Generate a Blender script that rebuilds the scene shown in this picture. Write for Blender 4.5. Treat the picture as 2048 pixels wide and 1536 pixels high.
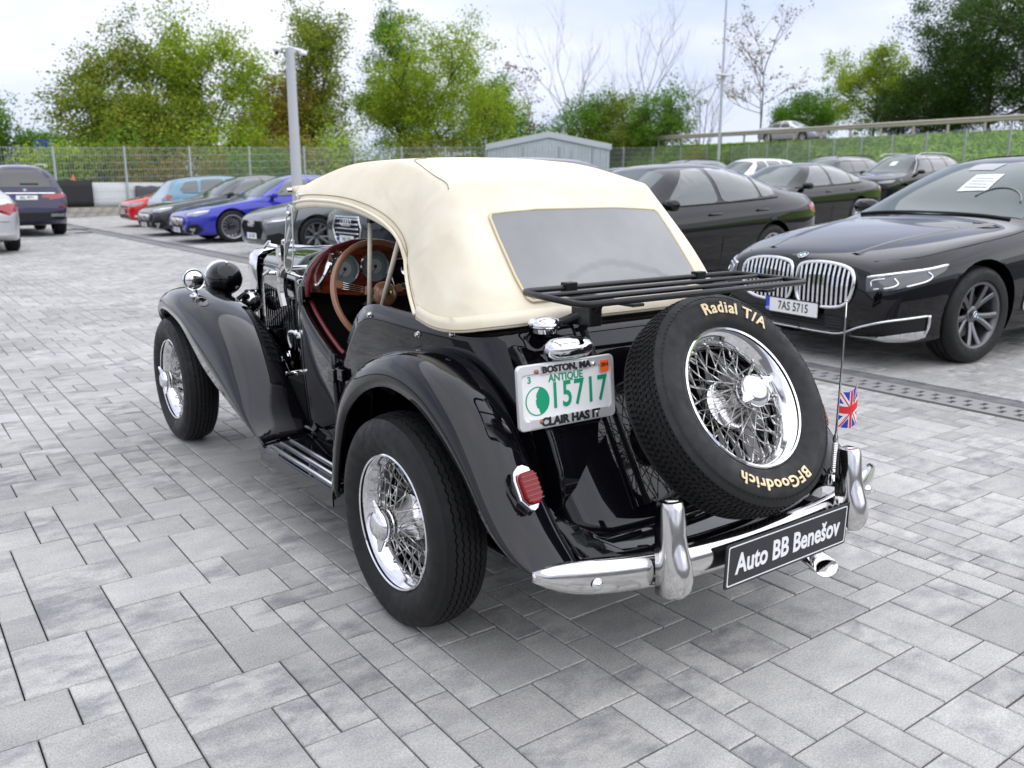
import bpy, bmesh, math, random
from mathutils import Vector, Matrix, Quaternion
from mathutils.bvhtree import BVHTree
for o in list(bpy.data.objects): bpy.data.objects.remove(o, do_unlink=True)
SC = bpy.context.scene
COL = SC.collection
R = math.radians
# ------------------------------------------------------------------ camera
cam = bpy.data.cameras.new('camera'); co = bpy.data.objects.new('camera', cam); COL.objects.link(co)
co.location = (-1.8407, -2.1669, 1.2911)
co.rotation_euler = (math.pi/2 - 0.2247, 0, -0.6315)
cam.sensor_width = 36; cam.lens = 36*1747.9/2048; cam.clip_start = .05; cam.clip_end = 3000
cam.dof.use_dof = True; cam.dof.focus_distance = 2.75; cam.dof.aperture_fstop = 4.2
SC.camera = co
# ------------------------------------------------------------------ sky and sun (bright overcast)
SUN_EL, SUN_AZ = R(66), R(150)          # azimuth measured from +Y towards +X
w = bpy.data.worlds.new('World'); SC.world = w; w.use_nodes = True
nt = w.node_tree; nt.nodes.clear()
out = nt.nodes.new('ShaderNodeOutputWorld'); bg = nt.nodes.new('ShaderNodeBackground')
sky = nt.nodes.new('ShaderNodeTexSky'); sky.sky_type = 'NISHITA'; sky.sun_disc = False
sky.sun_elevation = SUN_EL; sky.sun_rotation = SUN_AZ; sky.dust_density = 2.0
tc = nt.nodes.new('ShaderNodeTexCoord'); mp = nt.nodes.new('ShaderNodeMapping'); mp.inputs['Scale'].default_value = (1.0, 1.0, 2.6)
n1 = nt.nodes.new('ShaderNodeTexNoise'); n1.inputs['Scale'].default_value = 1.9; n1.inputs['Detail'].default_value = 5; n1.inputs['Roughness'].default_value = .5
n1.inputs['Distortion'].default_value = .35
cr = nt.nodes.new('ShaderNodeValToRGB')
cr.color_ramp.elements[0].position = .34; cr.color_ramp.elements[0].color = (4.0, 4.5, 5.9, 1)
cr.color_ramp.elements[1].position = .62; cr.color_ramp.elements[1].color = (6.7, 6.8, 7.4, 1)
mx = nt.nodes.new('ShaderNodeMix'); mx.data_type = 'RGBA'; mx.inputs['Factor'].default_value = .93
nt.links.new(tc.outputs['Generated'], mp.inputs['Vector']); nt.links.new(mp.outputs['Vector'], n1.inputs['Vector'])
nt.links.new(n1.outputs['Fac'], cr.inputs['Fac'])
nt.links.new(sky.outputs['Color'], mx.inputs['A']); nt.links.new(cr.outputs['Color'], mx.inputs['B'])
nt.links.new(mx.outputs['Result'], bg.inputs['Color']); bg.inputs['Strength'].default_value = .10
nt.links.new(bg.outputs['Background'], out.inputs['Surface'])
sun = bpy.data.lights.new('sun', 'SUN'); sun.energy = 1.5; sun.angle = R(125); sun.color = (1, .985, .97)
so = bpy.data.objects.new('sun', sun); COL.objects.link(so)
sd = Vector((math.sin(SUN_AZ)*math.cos(SUN_EL), math.cos(SUN_AZ)*math.cos(SUN_EL), math.sin(SUN_EL)))
so.rotation_euler = sd.to_track_quat('Z', 'Y').to_euler(); so.location = (0, 0, 30)
vs = SC.view_settings; vs.view_transform = 'Standard'; vs.look = 'None'; vs.gamma = 1; vs.exposure = .86; vs.use_curve_mapping = False
# ------------------------------------------------------------------ helpers
def tag(o, label=None, cat=None, group=None, kind=None):
    if label: o['label'] = label
    if cat: o['category'] = cat
    if group: o['group'] = group
    if kind: o['kind'] = kind
    return o
def empty(name, loc=(0, 0, 0), rz=0., parent=None):
    o = bpy.data.objects.new(name, None); COL.objects.link(o); o.location = loc; o.rotation_euler = (0, 0, rz); o.empty_display_size = .2
    if parent: o.parent = parent
    return o
class MB:
    def __init__(s): s.v = []; s.f = []; s.m = []; s.cm = 0
    def add(s, vs, fs):
        n = len(s.v); s.v += [tuple(v) for v in vs]
        for f in fs: s.f.append(tuple(i+n for i in f)); s.m.append(s.cm)
    def box(s, c, size, rot=None, bev=0):
        hx, hy, hz = size[0]/2, size[1]/2, size[2]/2
        P = [(-hx,-hy,-hz),(hx,-hy,-hz),(hx,hy,-hz),(-hx,hy,-hz),(-hx,-hy,hz),(hx,-hy,hz),(hx,hy,hz),(-hx,hy,hz)]
        if rot is not None: P = [rot @ Vector(p) for p in P]
        s.add([(c[0]+p[0], c[1]+p[1], c[2]+p[2]) for p in P], [(0,3,2,1),(4,5,6,7),(0,1,5,4),(1,2,6,5),(2,3,7,6),(3,0,4,7)])
    def tube(s, pts, r, n=8, closed=False, cap=True):
        pts = [Vector(p) for p in pts]; m = len(pts); rs = r if isinstance(r, (list, tuple)) else [r]*m
        vs = []; up = None
        for i, p in enumerate(pts):
            if closed: t = pts[(i+1) % m]-pts[i-1]
            else: t = pts[min(i+1, m-1)]-pts[max(i-1, 0)]
            t = t.normalized() if t.length > 1e-9 else Vector((0, 0, 1))
            if up is None:
                up = Vector((0, 0, 1)) if abs(t.z) < .9 else Vector((1, 0, 0))
            a = t.cross(up)
            if a.length < 1e-6: a = t.cross(Vector((0, 1, .1)))
            a.normalize(); b = a.cross(t).normalized(); up = b
            for k in range(n):
                th = 2*math.pi*k/n; vs.append(p+(a*math.cos(th)+b*math.sin(th))*rs[i])
        fs = []
        for i in range(m if closed else m-1):
            j = (i+1) % m
            for k in range(n):
                l = (k+1) % n; fs.append((i*n+k, i*n+l, j*n+l, j*n+k))
        if cap and not closed: fs += [tuple(range(n))[::-1], tuple((m-1)*n+k for k in range(n))]
        s.add(vs, fs)
    def lathe(s, prof, n=32, M=None, closed=False, a0=0., a1=2*math.pi):
        # profile of (r, z); axis local z
        M = M or Matrix.Identity(4); full = abs(a1-a0-2*math.pi) < 1e-6; vs = []; k = n if full else n+1
        for i in range(k):
            a = a0+(a1-a0)*i/n; c, d = math.cos(a), math.sin(a)
            for r, z in prof: vs.append(M @ Vector((r*c, r*d, z)))
        m = len(prof); fs = []
        for i in range(n):
            j = (i+1) % k
            for q in range(m if closed else m-1):
                u = (q+1) % m; fs.append((i*m+q, j*m+q, j*m+u, i*m+u))
        s.add(vs, fs)
    def grid(s, rows, closed_u=False):
        n = len(rows); m = len(rows[0]); vs = [p for r in rows for p in r]; fs = []
        for i in range(n-1):
            for j in range(m if closed_u else m-1):
                k = (j+1) % m; fs.append((i*m+j, i*m+k, (i+1)*m+k, (i+1)*m+j))
        s.add(vs, fs)
    def prism(s, poly, d0, d1, M=None):
        # polygon in local xy extruded from z=d0 to d1
        M = M or Matrix.Identity(4); n = len(poly)
        vs = [M @ Vector((p[0], p[1], d0)) for p in poly]+[M @ Vector((p[0], p[1], d1)) for p in poly]
        s.add(vs, [tuple(range(n))[::-1], tuple(range(n, 2*n))]+[(i, (i+1) % n, n+(i+1) % n, n+i) for i in range(n)])
    def sphere(s, c, r, n=16, m=10, sc=(1, 1, 1)):
        rows = []
        for i in range(m+1):
            t = math.pi*i/m; rows.append([(c[0]+sc[0]*r*math.sin(t)*math.cos(2*math.pi*k/n), c[1]+sc[1]*r*math.sin(t)*math.sin(2*math.pi*k/n), c[2]-sc[2]*r*math.cos(t)) for k in range(n)])
        s.grid(rows, True)
    def mesh(s, name):
        me = bpy.data.meshes.new(name); me.from_pydata(s.v, [], s.f); me.polygons.foreach_set('material_index', s.m); me.update(); return me
def fix(me, merge=0, recalc=True):
    bm = bmesh.new(); bm.from_mesh(me)
    if merge: bmesh.ops.remove_doubles(bm, verts=bm.verts, dist=merge)
    if recalc: bmesh.ops.recalc_face_normals(bm, faces=bm.faces)
    bm.to_mesh(me); bm.free()
def obj(name, mb, mats, parent=None, smooth=0., bevel=0, sub=0, solid=0, off=-1, merge=0, M=None, recalc=True, bseg=2, inv=None):
    me = mb if isinstance(mb, bpy.types.Mesh) else mb.mesh(name)
    if not isinstance(mb, bpy.types.Mesh): fix(me, merge, recalc)
    if not isinstance(mats, (list, tuple)): mats = [mats]
    if not me.materials:
        for m in mats: me.materials.append(m)
    o = bpy.data.objects.new(name, me); COL.objects.link(o)
    if parent: o.parent = parent
    if M is not None: o.matrix_local = M
    if solid: d = o.modifiers.new('solid', 'SOLIDIFY'); d.thickness = solid; d.offset = off
    if bevel: d = o.modifiers.new('bevel', 'BEVEL'); d.width = bevel; d.segments = bseg; d.limit_method = 'ANGLE'; d.angle_limit = R(35); d.harden_normals = False
    if sub: d = o.modifiers.new('sub', 'SUBSURF'); d.levels = sub; d.render_levels = sub
    if smooth or sub:
        a = smooth if smooth and smooth != 1 else 35
        for p in me.polygons: p.use_smooth = True
        if smooth != 1 and not sub:
            try: me.set_sharp_from_angle(angle=R(a))
            except Exception: pass
    return o
def text_mesh(body, size, align='CENTER', ext=.0008, bold=0., spacing=1., xscale=1.):
    cu = bpy.data.curves.new('text', 'FONT'); cu.body = body; cu.size = size; cu.align_x = align; cu.align_y = 'CENTER'
    cu.extrude = ext; cu.offset = bold; cu.space_character = spacing; cu.resolution_u = 3
    o = bpy.data.objects.new('text', cu); COL.objects.link(o)
    dg = bpy.context.evaluated_depsgraph_get(); dg.update()
    me = bpy.data.meshes.new_from_object(o.evaluated_get(dg)); bpy.data.objects.remove(o, do_unlink=True); bpy.data.curves.remove(cu)
    for v in me.vertices: v.co.x *= xscale
    me.materials.clear()
    return me
def frame(origin, xaxis, yaxis):
    x = Vector(xaxis).normalized(); y = Vector(yaxis).normalized(); z = x.cross(y).normalized(); y = z.cross(x)
    return Matrix(((x.x, y.x, z.x, origin[0]), (x.y, y.y, z.y, origin[1]), (x.z, y.z, z.z, origin[2]), (0, 0, 0, 1)))
def chaikin(p, n=2, closed=True):
    p = [Vector(q) for q in p]
    for _ in range(n):
        q = []; m = len(p)
        for i in range(m if closed else m-1):
            a, b = p[i], p[(i+1) % m]; q += [a*.75+b*.25, a*.25+b*.75]
        if not closed: q = [p[0]]+q+[p[-1]]
        p = q
    return p
def interp(tab, x):
    if x <= tab[0][0]: return tab[0][1]
    for (a, b), (c, d) in zip(tab, tab[1:]):
        if x <= c: return b+(d-b)*(x-a)/(c-a)
    return tab[-1][1]
def sinterp(tab, x):
    # monotone-ish cubic through the table
    n = len(tab)
    if x <= tab[0][0]: return tab[0][1]
    if x >= tab[-1][0]: return tab[-1][1]
    for i in range(n-1):
        if x <= tab[i+1][0]:
            x0, y0 = tab[i]; x1, y1 = tab[i+1]; h = x1-x0; d = (y1-y0)/h
            def sl(k):
                if k == 0: return (tab[1][1]-tab[0][1])/(tab[1][0]-tab[0][0])
                if k == n-1: return (tab[-1][1]-tab[-2][1])/(tab[-1][0]-tab[-2][0])
                a = (tab[k][1]-tab[k-1][1])/(tab[k][0]-tab[k-1][0]); b = (tab[k+1][1]-tab[k][1])/(tab[k+1][0]-tab[k][0])
                return 0 if a*b <= 0 else 2*a*b/(a+b)
            t = (x-x0)/h; m0, m1 = sl(i)*h, sl(i+1)*h
            return (2*t**3-3*t*t+1)*y0+(t**3-2*t*t+t)*m0+(-2*t**3+3*t*t)*y1+(t**3-t*t)*m1
def catmull(P, n):
    P = [Vector(p) for p in P]; Q = [2*P[0]-P[1]]+P+[2*P[-1]-P[-2]]; o = []
    for i in range(1, len(Q)-2):
        for k in range(n):
            t = k/n; a, b, c, d = Q[i-1], Q[i], Q[i+1], Q[i+2]
            o.append(.5*((2*b)+(c-a)*t+(2*a-5*b+4*c-d)*t*t+(3*b-a-3*c+d)*t**3))
    o.append(P[-1]); return o
# ------------------------------------------------------------------ materials
MATS = {}
def mat(name, col, rough=.5, metal=0., coat=0., spec=.5, trans=0., ior=1.5, emit=None, sheen=0., alpha=1.):
    m = bpy.data.materials.new(name); m.use_nodes = True; b = m.node_tree.nodes['Principled BSDF']
    b.inputs['Base Color'].default_value = (*col, 1); b.inputs['Roughness'].default_value = rough; b.inputs['Metallic'].default_value = metal
    b.inputs['Coat Weight'].default_value = coat; b.inputs['Coat Roughness'].default_value = .03; b.inputs['Specular IOR Level'].default_value = spec
    b.inputs['Transmission Weight'].default_value = trans; b.inputs['IOR'].default_value = ior; b.inputs['Sheen Weight'].default_value = sheen
    b.inputs['Alpha'].default_value = alpha
    if emit: b.inputs['Emission Color'].default_value = (*emit, 1); b.inputs['Emission Strength'].default_value = 1
    MATS[name] = m; return m
def bsdf(m): return m.node_tree.nodes['Principled BSDF']
def noise_col(m, c1, c2, scale, detail=4, lo=.35, hi=.65, coord='Object', rough=.55, stretch=(1, 1, 1)):
    nt = m.node_tree; t = nt.nodes.new('ShaderNodeTexCoord'); mp = nt.nodes.new('ShaderNodeMapping'); mp.inputs['Scale'].default_value = stretch
    n = nt.nodes.new('ShaderNodeTexNoise'); n.inputs['Scale'].default_value = scale; n.inputs['Detail'].default_value = detail; n.inputs['Roughness'].default_value = rough
    r = nt.nodes.new('ShaderNodeValToRGB'); r.color_ramp.elements[0].position = lo; r.color_ramp.elements[0].color = (*c1, 1); r.color_ramp.elements[1].position = hi; r.color_ramp.elements[1].color = (*c2, 1)
    nt.links.new(t.outputs[coord], mp.inputs['Vector']); nt.links.new(mp.outputs['Vector'], n.inputs['Vector']); nt.links.new(n.outputs['Fac'], r.inputs['Fac'])
    nt.links.new(r.outputs['Color'], bsdf(m).inputs['Base Color']); return n, r
def bump(m, scale, strength=.2, dist=.002, coord='Object', detail=4, kind='noise', stretch=(1, 1, 1)):
    nt = m.node_tree; t = nt.nodes.new('ShaderNodeTexCoord'); mp = nt.nodes.new('ShaderNodeMapping'); mp.inputs['Scale'].default_value = stretch
    n = nt.nodes.new('ShaderNodeTexNoise'); n.inputs['Scale'].default_value = scale; n.inputs['Detail'].default_value = detail
    b = nt.nodes.new('ShaderNodeBump'); b.inputs['Strength'].default_value = strength; b.inputs['Distance'].default_value = dist
    nt.links.new(t.outputs[coord], mp.inputs['Vector']); nt.links.new(mp.outputs['Vector'], n.inputs['Vector']); nt.links.new(n.outputs['Fac'], b.inputs['Height'])
    nt.links.new(b.outputs['Normal'], bsdf(m).inputs['Normal']); return b
def bump2(m, scale, strength, dist, stretch=(1, 1, 1)):
    nt = m.node_tree; b0 = [n for n in nt.nodes if n.type == 'BUMP'][0]; t = nt.nodes.new('ShaderNodeTexCoord'); n = nt.nodes.new('ShaderNodeTexNoise'); n.inputs['Scale'].default_value = scale; n.inputs['Detail'].default_value = 2; n.inputs['Distortion'].default_value = .8
    b = nt.nodes.new('ShaderNodeBump'); b.inputs['Strength'].default_value = strength; b.inputs['Distance'].default_value = dist
    nt.links.new(t.outputs['Object'], n.inputs['Vector']); nt.links.new(n.outputs['Fac'], b.inputs['Height']); nt.links.new(b.outputs['Normal'], b0.inputs['Normal'])
def rough_noise(m, scale, lo, hi):
    nt = m.node_tree; t = nt.nodes.new('ShaderNodeTexCoord'); n = nt.nodes.new('ShaderNodeTexNoise'); n.inputs['Scale'].default_value = scale; n.inputs['Detail'].default_value = 6
    r = nt.nodes.new('ShaderNodeMapRange'); r.inputs['From Min'].default_value = .35; r.inputs['From Max'].default_value = .7; r.inputs['To Min'].default_value = lo; r.inputs['To Max'].default_value = hi
    nt.links.new(t.outputs['Object'], n.inputs['Vector']); nt.links.new(n.outputs['Fac'], r.inputs['Value']); nt.links.new(r.outputs['Result'], bsdf(m).inputs['Roughness'])
BLACK = mat('black_paint', (.003, .003, .0045), .04, coat=1., spec=.05)
BLACK2 = mat('black_lacquer', (.0025, .0025, .004), .04, coat=1., spec=.04)
for m_ in (BLACK, BLACK2): bsdf(m_).inputs['Coat IOR'].default_value = 1.43
MBLK = mat('satin_black_metal', (.006, .006, .0065), .3, spec=.35)
CHROME = mat('chrome', (.78, .78, .8), .05, 1.); rough_noise(CHROME, 14, .03, .14)
CHROMEW = mat('worn_chrome', (.66, .65, .64), .1, 1.); rough_noise(CHROMEW, 22, .04, .2)
SATIN = mat('satin_plate_frame', (.74, .74, .74), .3, .55)
ALU = mat('brushed_aluminium', (.55, .56, .58), .3, 1.)
SPOKE = mat('spoke_steel', (.80, .79, .76), .28, .75)
CANVAS = mat('cream_canvas', (.80, .73, .58), .85, sheen=.15); noise_col(CANVAS, (.68, .615, .475), (.755, .70, .565), 6, 6); bump(CANVAS, 900, .25, .001); bump2(CANVAS, 4.2, .6, .02)
PIPING = mat('cream_piping', (.62, .53, .34), .7)
STITCH = mat('dark_stitch', (.30, .24, .15), .8)
RUBBER = mat('tyre_rubber', (.009, .009, .0095), .55, spec=.3); rough_noise(RUBBER, 30, .45, .7); bump(RUBBER, 160, .12, .001)
RUBBER2 = mat('tyre_tread_rubber', (.011, .011, .0115), .6, spec=.3)
LETTER = mat('tyre_letter_ivory', (.72, .58, .36), .6)
RED = mat('red_leather', (.12, .008, .014), .4)
WOOD = mat('varnished_wood', (.12, .02, .008), .18, coat=1.0); noise_col(WOOD, (.055, .008, .004), (.17, .032, .01), 5, 6, stretch=(1.5, 6, 9))
TAN = mat('tan_bakelite', (.25, .115, .06), .3, coat=.4)
BAR = mat('ivory_strut', (.62, .58, .47), .45)
DARK = mat('dark_interior', (.005, .005, .005), .8, spec=.2)
GAUGE = mat('gauge_face', (.16, .22, .22), .25, coat=.8)
REDL = mat('red_lens', (.20, .002, .004), .2, coat=.35, spec=.2)
bump(REDL, 60, .3, .004)
WHITE = mat('white_paint', (.78, .78, .78), .35)
PLATEW = mat('plate_white', (.8, .8, .79), .35)
GREEN = mat('plate_green', (.0, .30, .14), .4)
BLKTXT = mat('black_lettering', (.012, .012, .012), .45)
ORANGE = mat('orange_sticker', (.85, .12, .01), .5)
BLUE = mat('flag_blue', (.02, .04, .42), .6)
REDF = mat('flag_red', (.7, .02, .03), .6)
EUBLUE = mat('euro_band_blue', (.01, .06, .5), .4)
def glass(name, col=(1, 1, 1), rough=0., alpha_tint=.0):
    m = bpy.data.materials.new(name); m.use_nodes = True; nt = m.node_tree; nt.nodes.clear()
    o = nt.nodes.new('ShaderNodeOutputMaterial'); g = nt.nodes.new('ShaderNodeBsdfGlossy'); t = nt.nodes.new('ShaderNodeBsdfTransparent'); mx = nt.nodes.new('ShaderNodeMixShader'); f = nt.nodes.new('ShaderNodeLayerWeight'); pw = nt.nodes.new('ShaderNodeMath'); pw.operation = 'POWER'; pw.inputs[1].default_value = 4.0; ma = nt.nodes.new('ShaderNodeMath'); ma.operation = 'MULTIPLY_ADD'; ma.inputs[1].default_value = .85; ma.inputs[2].default_value = .05
    g.inputs['Roughness'].default_value = rough; t.inputs['Color'].default_value = (*col, 1); f.inputs['Blend'].default_value = .5
    nt.links.new(f.outputs['Facing'], pw.inputs[0]); nt.links.new(pw.outputs['Value'], ma.inputs[0]); nt.links.new(ma.outputs['Value'], mx.inputs['Fac']); nt.links.new(t.outputs['BSDF'], mx.inputs[1]); nt.links.new(g.outputs['BSDF'], mx.inputs[2]); nt.links.new(mx.outputs['Shader'], o.inputs['Surface'])
    return m
GLASS = glass('clear_glass', (.9, .94, .93))
VINYL = mat('clouded_vinyl', (.34, .34, .35), .28, spec=.35); noise_col(VINYL, (.20, .20, .205), (.28, .28, .28), 2.2, 8); bump(VINYL, 7, .12, .006)
CARGLASS = mat('car_window_glass', (.012, .022, .024), .03, coat=1., spec=.9)
TINT = mat('tinted_window_glass', (.006, .007, .009), .03, coat=1., spec=.7)
WSCREEN = mat('windscreen_glass', (.045, .07, .07), .03, coat=.2, spec=.5)
LENS = mat('headlight_lens', (.22, .23, .25), .06, coat=1.)
LENSD = mat('headlight_housing', (.07, .072, .08), .2, .5, coat=1.)
DRL = mat('headlight_reflector', (.8, .82, .86), .08, .6)
PLAST = mat('black_plastic', (.008, .008, .009), .45, spec=.3)
# ================================================================== ground, pavers, drain
def zg(x, y=0): return max(0., (x-3.72)*.025)
def paver_material():
    m = mat('concrete_paver', (.36, .36, .37), .82); nt = m.node_tree; b = bsdf(m)
    geo = nt.nodes.new('ShaderNodeNewGeometry'); at = nt.nodes.new('ShaderNodeAttribute'); at.attribute_name = 'tone'
    sep = nt.nodes.new('ShaderNodeSeparateColor'); nt.links.new(at.outputs['Color'], sep.inputs['Color'])
    mp = nt.nodes.new('ShaderNodeMapping'); mp.inputs['Scale'].default_value = (3.2, 5.5, 1); nt.links.new(geo.outputs['Position'], mp.inputs['Vector'])
    n = nt.nodes.new('ShaderNodeTexNoise'); n.inputs['Scale'].default_value = 2.2; n.inputs['Detail'].default_value = 7; n.inputs['Roughness'].default_value = .62
    addv = nt.nodes.new('ShaderNodeVectorMath'); addv.operation = 'ADD'; sc = nt.nodes.new('ShaderNodeVectorMath'); sc.operation = 'SCALE'; sc.inputs['Scale'].default_value = 9
    nt.links.new(at.outputs['Color'], sc.inputs[0]); nt.links.new(mp.outputs['Vector'], addv.inputs[0]); nt.links.new(sc.outputs['Vector'], addv.inputs[1]); nt.links.new(addv.outputs['Vector'], n.inputs['Vector'])
    r = nt.nodes.new('ShaderNodeValToRGB'); e = r.color_ramp.elements
    e[0].position = .33; e[0].color = (.25, .25, .255, 1); e[1].position = .60; e[1].color = (.47, .46, .435, 1)
    # only some stones are cloudy: pull the rest towards the plain tone
    pl_ = nt.nodes.new('ShaderNodeMapRange'); pl_.inputs['From Min'].default_value = .25; pl_.inputs['From Max'].default_value = .95; pl_.inputs['To Min'].default_value = .30; pl_.inputs['To Max'].default_value = 1.25; nt.links.new(sep.outputs['Green'], pl_.inputs['Value'])
    q1 = nt.nodes.new('ShaderNodeMath'); q1.operation = 'SUBTRACT'; q1.inputs[1].default_value = .53; nt.links.new(n.outputs['Fac'], q1.inputs[0])
    q2 = nt.nodes.new('ShaderNodeMath'); q2.operation = 'MULTIPLY_ADD'; q2.inputs[2].default_value = .53; nt.links.new(q1.outputs['Value'], q2.inputs[0]); nt.links.new(pl_.outputs['Result'], q2.inputs[1]); nt.links.new(q2.outputs['Value'], r.inputs['Fac'])
    f = nt.nodes.new('ShaderNodeTexNoise'); f.inputs['Scale'].default_value = 190; f.inputs['Detail'].default_value = 5; f.inputs['Roughness'].default_value = .7; nt.links.new(geo.outputs['Position'], f.inputs['Vector'])
    fr = nt.nodes.new('ShaderNodeMapRange'); fr.inputs['From Min'].default_value = .3; fr.inputs['From Max'].default_value = .7; fr.inputs['To Min'].default_value = .62; fr.inputs['To Max'].default_value = 1.30
    nt.links.new(f.outputs['Fac'], fr.inputs['Value'])
    tr = nt.nodes.new('ShaderNodeMapRange'); tr.inputs['To Min'].default_value = .84; tr.inputs['To Max'].default_value = 1.10; nt.links.new(sep.outputs['Red'], tr.inputs['Value'])
    m1 = nt.nodes.new('ShaderNodeMath'); m1.operation = 'MULTIPLY'; nt.links.new(fr.outputs['Result'], m1.inputs[0]); nt.links.new(tr.outputs['Result'], m1.inputs[1])
    mm = nt.nodes.new('ShaderNodeVectorMath'); mm.operation = 'SCALE'; nt.links.new(r.outputs['Color'], mm.inputs[0]); nt.links.new(m1.outputs['Value'], mm.inputs['Scale'])
    big = nt.nodes.new('ShaderNodeTexNoise'); big.inputs['Scale'].default_value = .75; big.inputs['Detail'].default_value = 6; nt.links.new(geo.outputs['Position'], big.inputs['Vector'])
    br_ = nt.nodes.new('ShaderNodeMapRange'); br_.inputs['From Min'].default_value = .35; br_.inputs['From Max'].default_value = .65; br_.inputs['To Min'].default_value = .82; br_.inputs['To Max'].default_value = 1.06; nt.links.new(big.outputs['Fac'], br_.inputs['Value'])
    m2 = nt.nodes.new('ShaderNodeMath'); m2.operation = 'MULTIPLY'; nt.links.new(m1.outputs['Value'], m2.inputs[0]); nt.links.new(br_.outputs['Result'], m2.inputs[1]); nt.links.new(m2.outputs['Value'], mm.inputs['Scale'])
    # sparse rusty stains
    st = nt.nodes.new('ShaderNodeTexNoise'); st.inputs['Scale'].default_value = 1.3; st.inputs['Detail'].default_value = 4; nt.links.new(geo.outputs['Position'], st.inputs['Vector'])
    sr = nt.nodes.new('ShaderNodeMapRange'); sr.inputs['From Min'].default_value = .70; sr.inputs['From Max'].default_value = .80; sr.inputs['To Max'].default_value = .45; nt.links.new(st.outputs['Fac'], sr.inputs['Value'])
    mix = nt.nodes.new('ShaderNodeMix'); mix.data_type = 'RGBA'; nt.links.new(sr.outputs['Result'], mix.inputs['Factor']); nt.links.new(mm.outputs['Vector'], mix.inputs['A']); mix.inputs['B'].default_value = (.38, .27, .17, 1)
    nt.links.new(mix.outputs['Result'], b.inputs['Base Color'])
    bp = nt.nodes.new('ShaderNodeBump'); bp.inputs['Strength'].default_value = .35; bp.inputs['Distance'].default_value = .002; nt.links.new(f.outputs['Fac'], bp.inputs['Height']); nt.links.new(bp.outputs['Normal'], b.inputs['Normal'])
    return m
PAVER = paver_material()
JOINT = mat('joint_sand', (.045, .045, .035), .95); noise_col(JOINT, (.016, .015, .014), (.045, .085, .012), 1.7, 6, .50, .64, 'Object')
EARTH = mat('verge_grass', (.07, .11, .03), .95); noise_col(EARTH, (.05, .075, .02), (.11, .15, .045), .6, 6)
KERB = mat('dark_kerb_stone', (.13, .125, .13), .85); noise_col(KERB, (.10, .10, .105), (.17, .165, .165), 9, 5)
GRATE = mat('drain_grate_iron', (.24, .235, .235), .75)
mb = MB(); X0, X1 = -900., 900.
for (a, c, za, zc) in ((X0, 3.72, -.03, -.03), (3.72, 60, -.03, -.03+56.3*.025), (60, X1, 1.377, 1.377)):
    mb.add([(a, -900, za), (c, -900, zc), (c, 900, zc), (a, 900, za)], [(0, 1, 2, 3)])
tag(obj('ground', mb, EARTH, merge=.001), kind='structure')
# bedding layer that shows in the joints
pav = None
mb = MB()
mb.add([(-14, -6, -.011), (3.29, -6, -.011), (3.29, 35.2, -.011), (-14, 35.2, -.011)], [(0, 1, 2, 3)])
mb.add([(3.72, -6, -.011), (46, -6, -.011+zg(46)), (46, 37.4, -.011+zg(46)), (3.72, 35.2, -.011)], [(0, 1, 2, 3)])
pav = obj('pavement', mb, JOINT); tag(pav, kind='structure')
def fill_pavers(x0, y0, nx, ny, seed):
    rnd = random.Random(seed); used = [[False]*nx for _ in range(ny)]; edge = [[False]*(nx+4) for _ in range(ny+4)]; outp = []
    kinds = [((2, 3), 3), ((3, 2), 5), ((2, 2), 5), ((1, 2), 3), ((2, 1), 3), ((1, 1), .01)]
    for j in range(ny):
        for i in range(nx):
            if used[j][i]: continue
            opts = []
            for (a, b), wt in kinds:
                if i+a > nx or j+b > ny: continue
                if any(used[j+q][i+p] for q in range(b) for p in range(a)): continue
                opts.append(((a, b), wt))
            if len(opts) > 1: opts = [o for o in opts if o[0] != (1, 1)]
            if j: opts = [(o, wt*(.12 if i+o[0] < nx and edge[j-1][i+o[0]] else 1)) for o, wt in opts]
            t = rnd.random()*sum(o[1] for o in opts)
            for (a, b), wt in opts:
                t -= wt
                if t <= 0: break
            for q in range(b):
                edge[j+q][i+a] = True; edge[j+q][i] = True
                for p in range(a): used[j+q][i+p] = True
            outp.append((x0+i*.1, y0+j*.1, a*.1, b*.1))
    return outp
def paver_geo(mbv, mbf, tones, x, y, w, d, rnd, base=(0, 0), slope=False):
    g = .0023; c = .0032; h = rnd.uniform(-.0012, .0012); tx, ty = rnd.uniform(-.0012, .0012), rnd.uniform(-.0012, .0012)
    n = len(mbv); t = (rnd.random(), rnd.random(), rnd.random(), 1)
    for k, (ins, z) in enumerate(((g, -.010), (g, -c), (g+c, 0))):
        for sx, sy in ((0, 0), (1, 0), (1, 1), (0, 1)):
            px = x+ins+sx*(w-2*ins); py = y+ins+sy*(d-2*ins)
            mbv.append((px-base[0], py-base[1], z+h+tx*(sx-.5)+ty*(sy-.5)+(zg(px) if slope else 0)))
    for k in (0, 4):
        for q in range(4): mbf.append((n+k+q, n+k+(q+1) % 4, n+k+4+(q+1) % 4, n+k+4+q))
    mbf.append((n+8, n+9, n+10, n+11)); tones += [t]*12
def tone_mesh(name, v, f, tones):
    me = bpy.data.meshes.new(name); me.from_pydata(v, [], f); me.update()
    a = me.color_attributes.new('tone', 'FLOAT_COLOR', 'POINT')
    a.data.foreach_set('color', [q for t in tones for q in t]); me.materials.append(PAVER); return me
rnd = random.Random(4)
near, far = [], []
for p in fill_pavers(-1.965-8, -2.51, 132, 376, 11):
    cx, cy = p[0]+p[2]/2, p[1]+p[3]/2
    # keep the strips that the lens can see
    dx, dy = cx+1.84, cy+2.167; fwd = dx*math.sin(.6315)+dy*math.cos(.6315); sd_ = dx*math.cos(.6315)-dy*math.sin(.6315)
    if cx > 3.27: continue
    near.append((fwd if not (fwd < .9 or abs(sd_) > fwd*.60+.1) else 500+fwd, p))
near.sort()
vis = []
for f_, p in near:
    vis.append(p)
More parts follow.
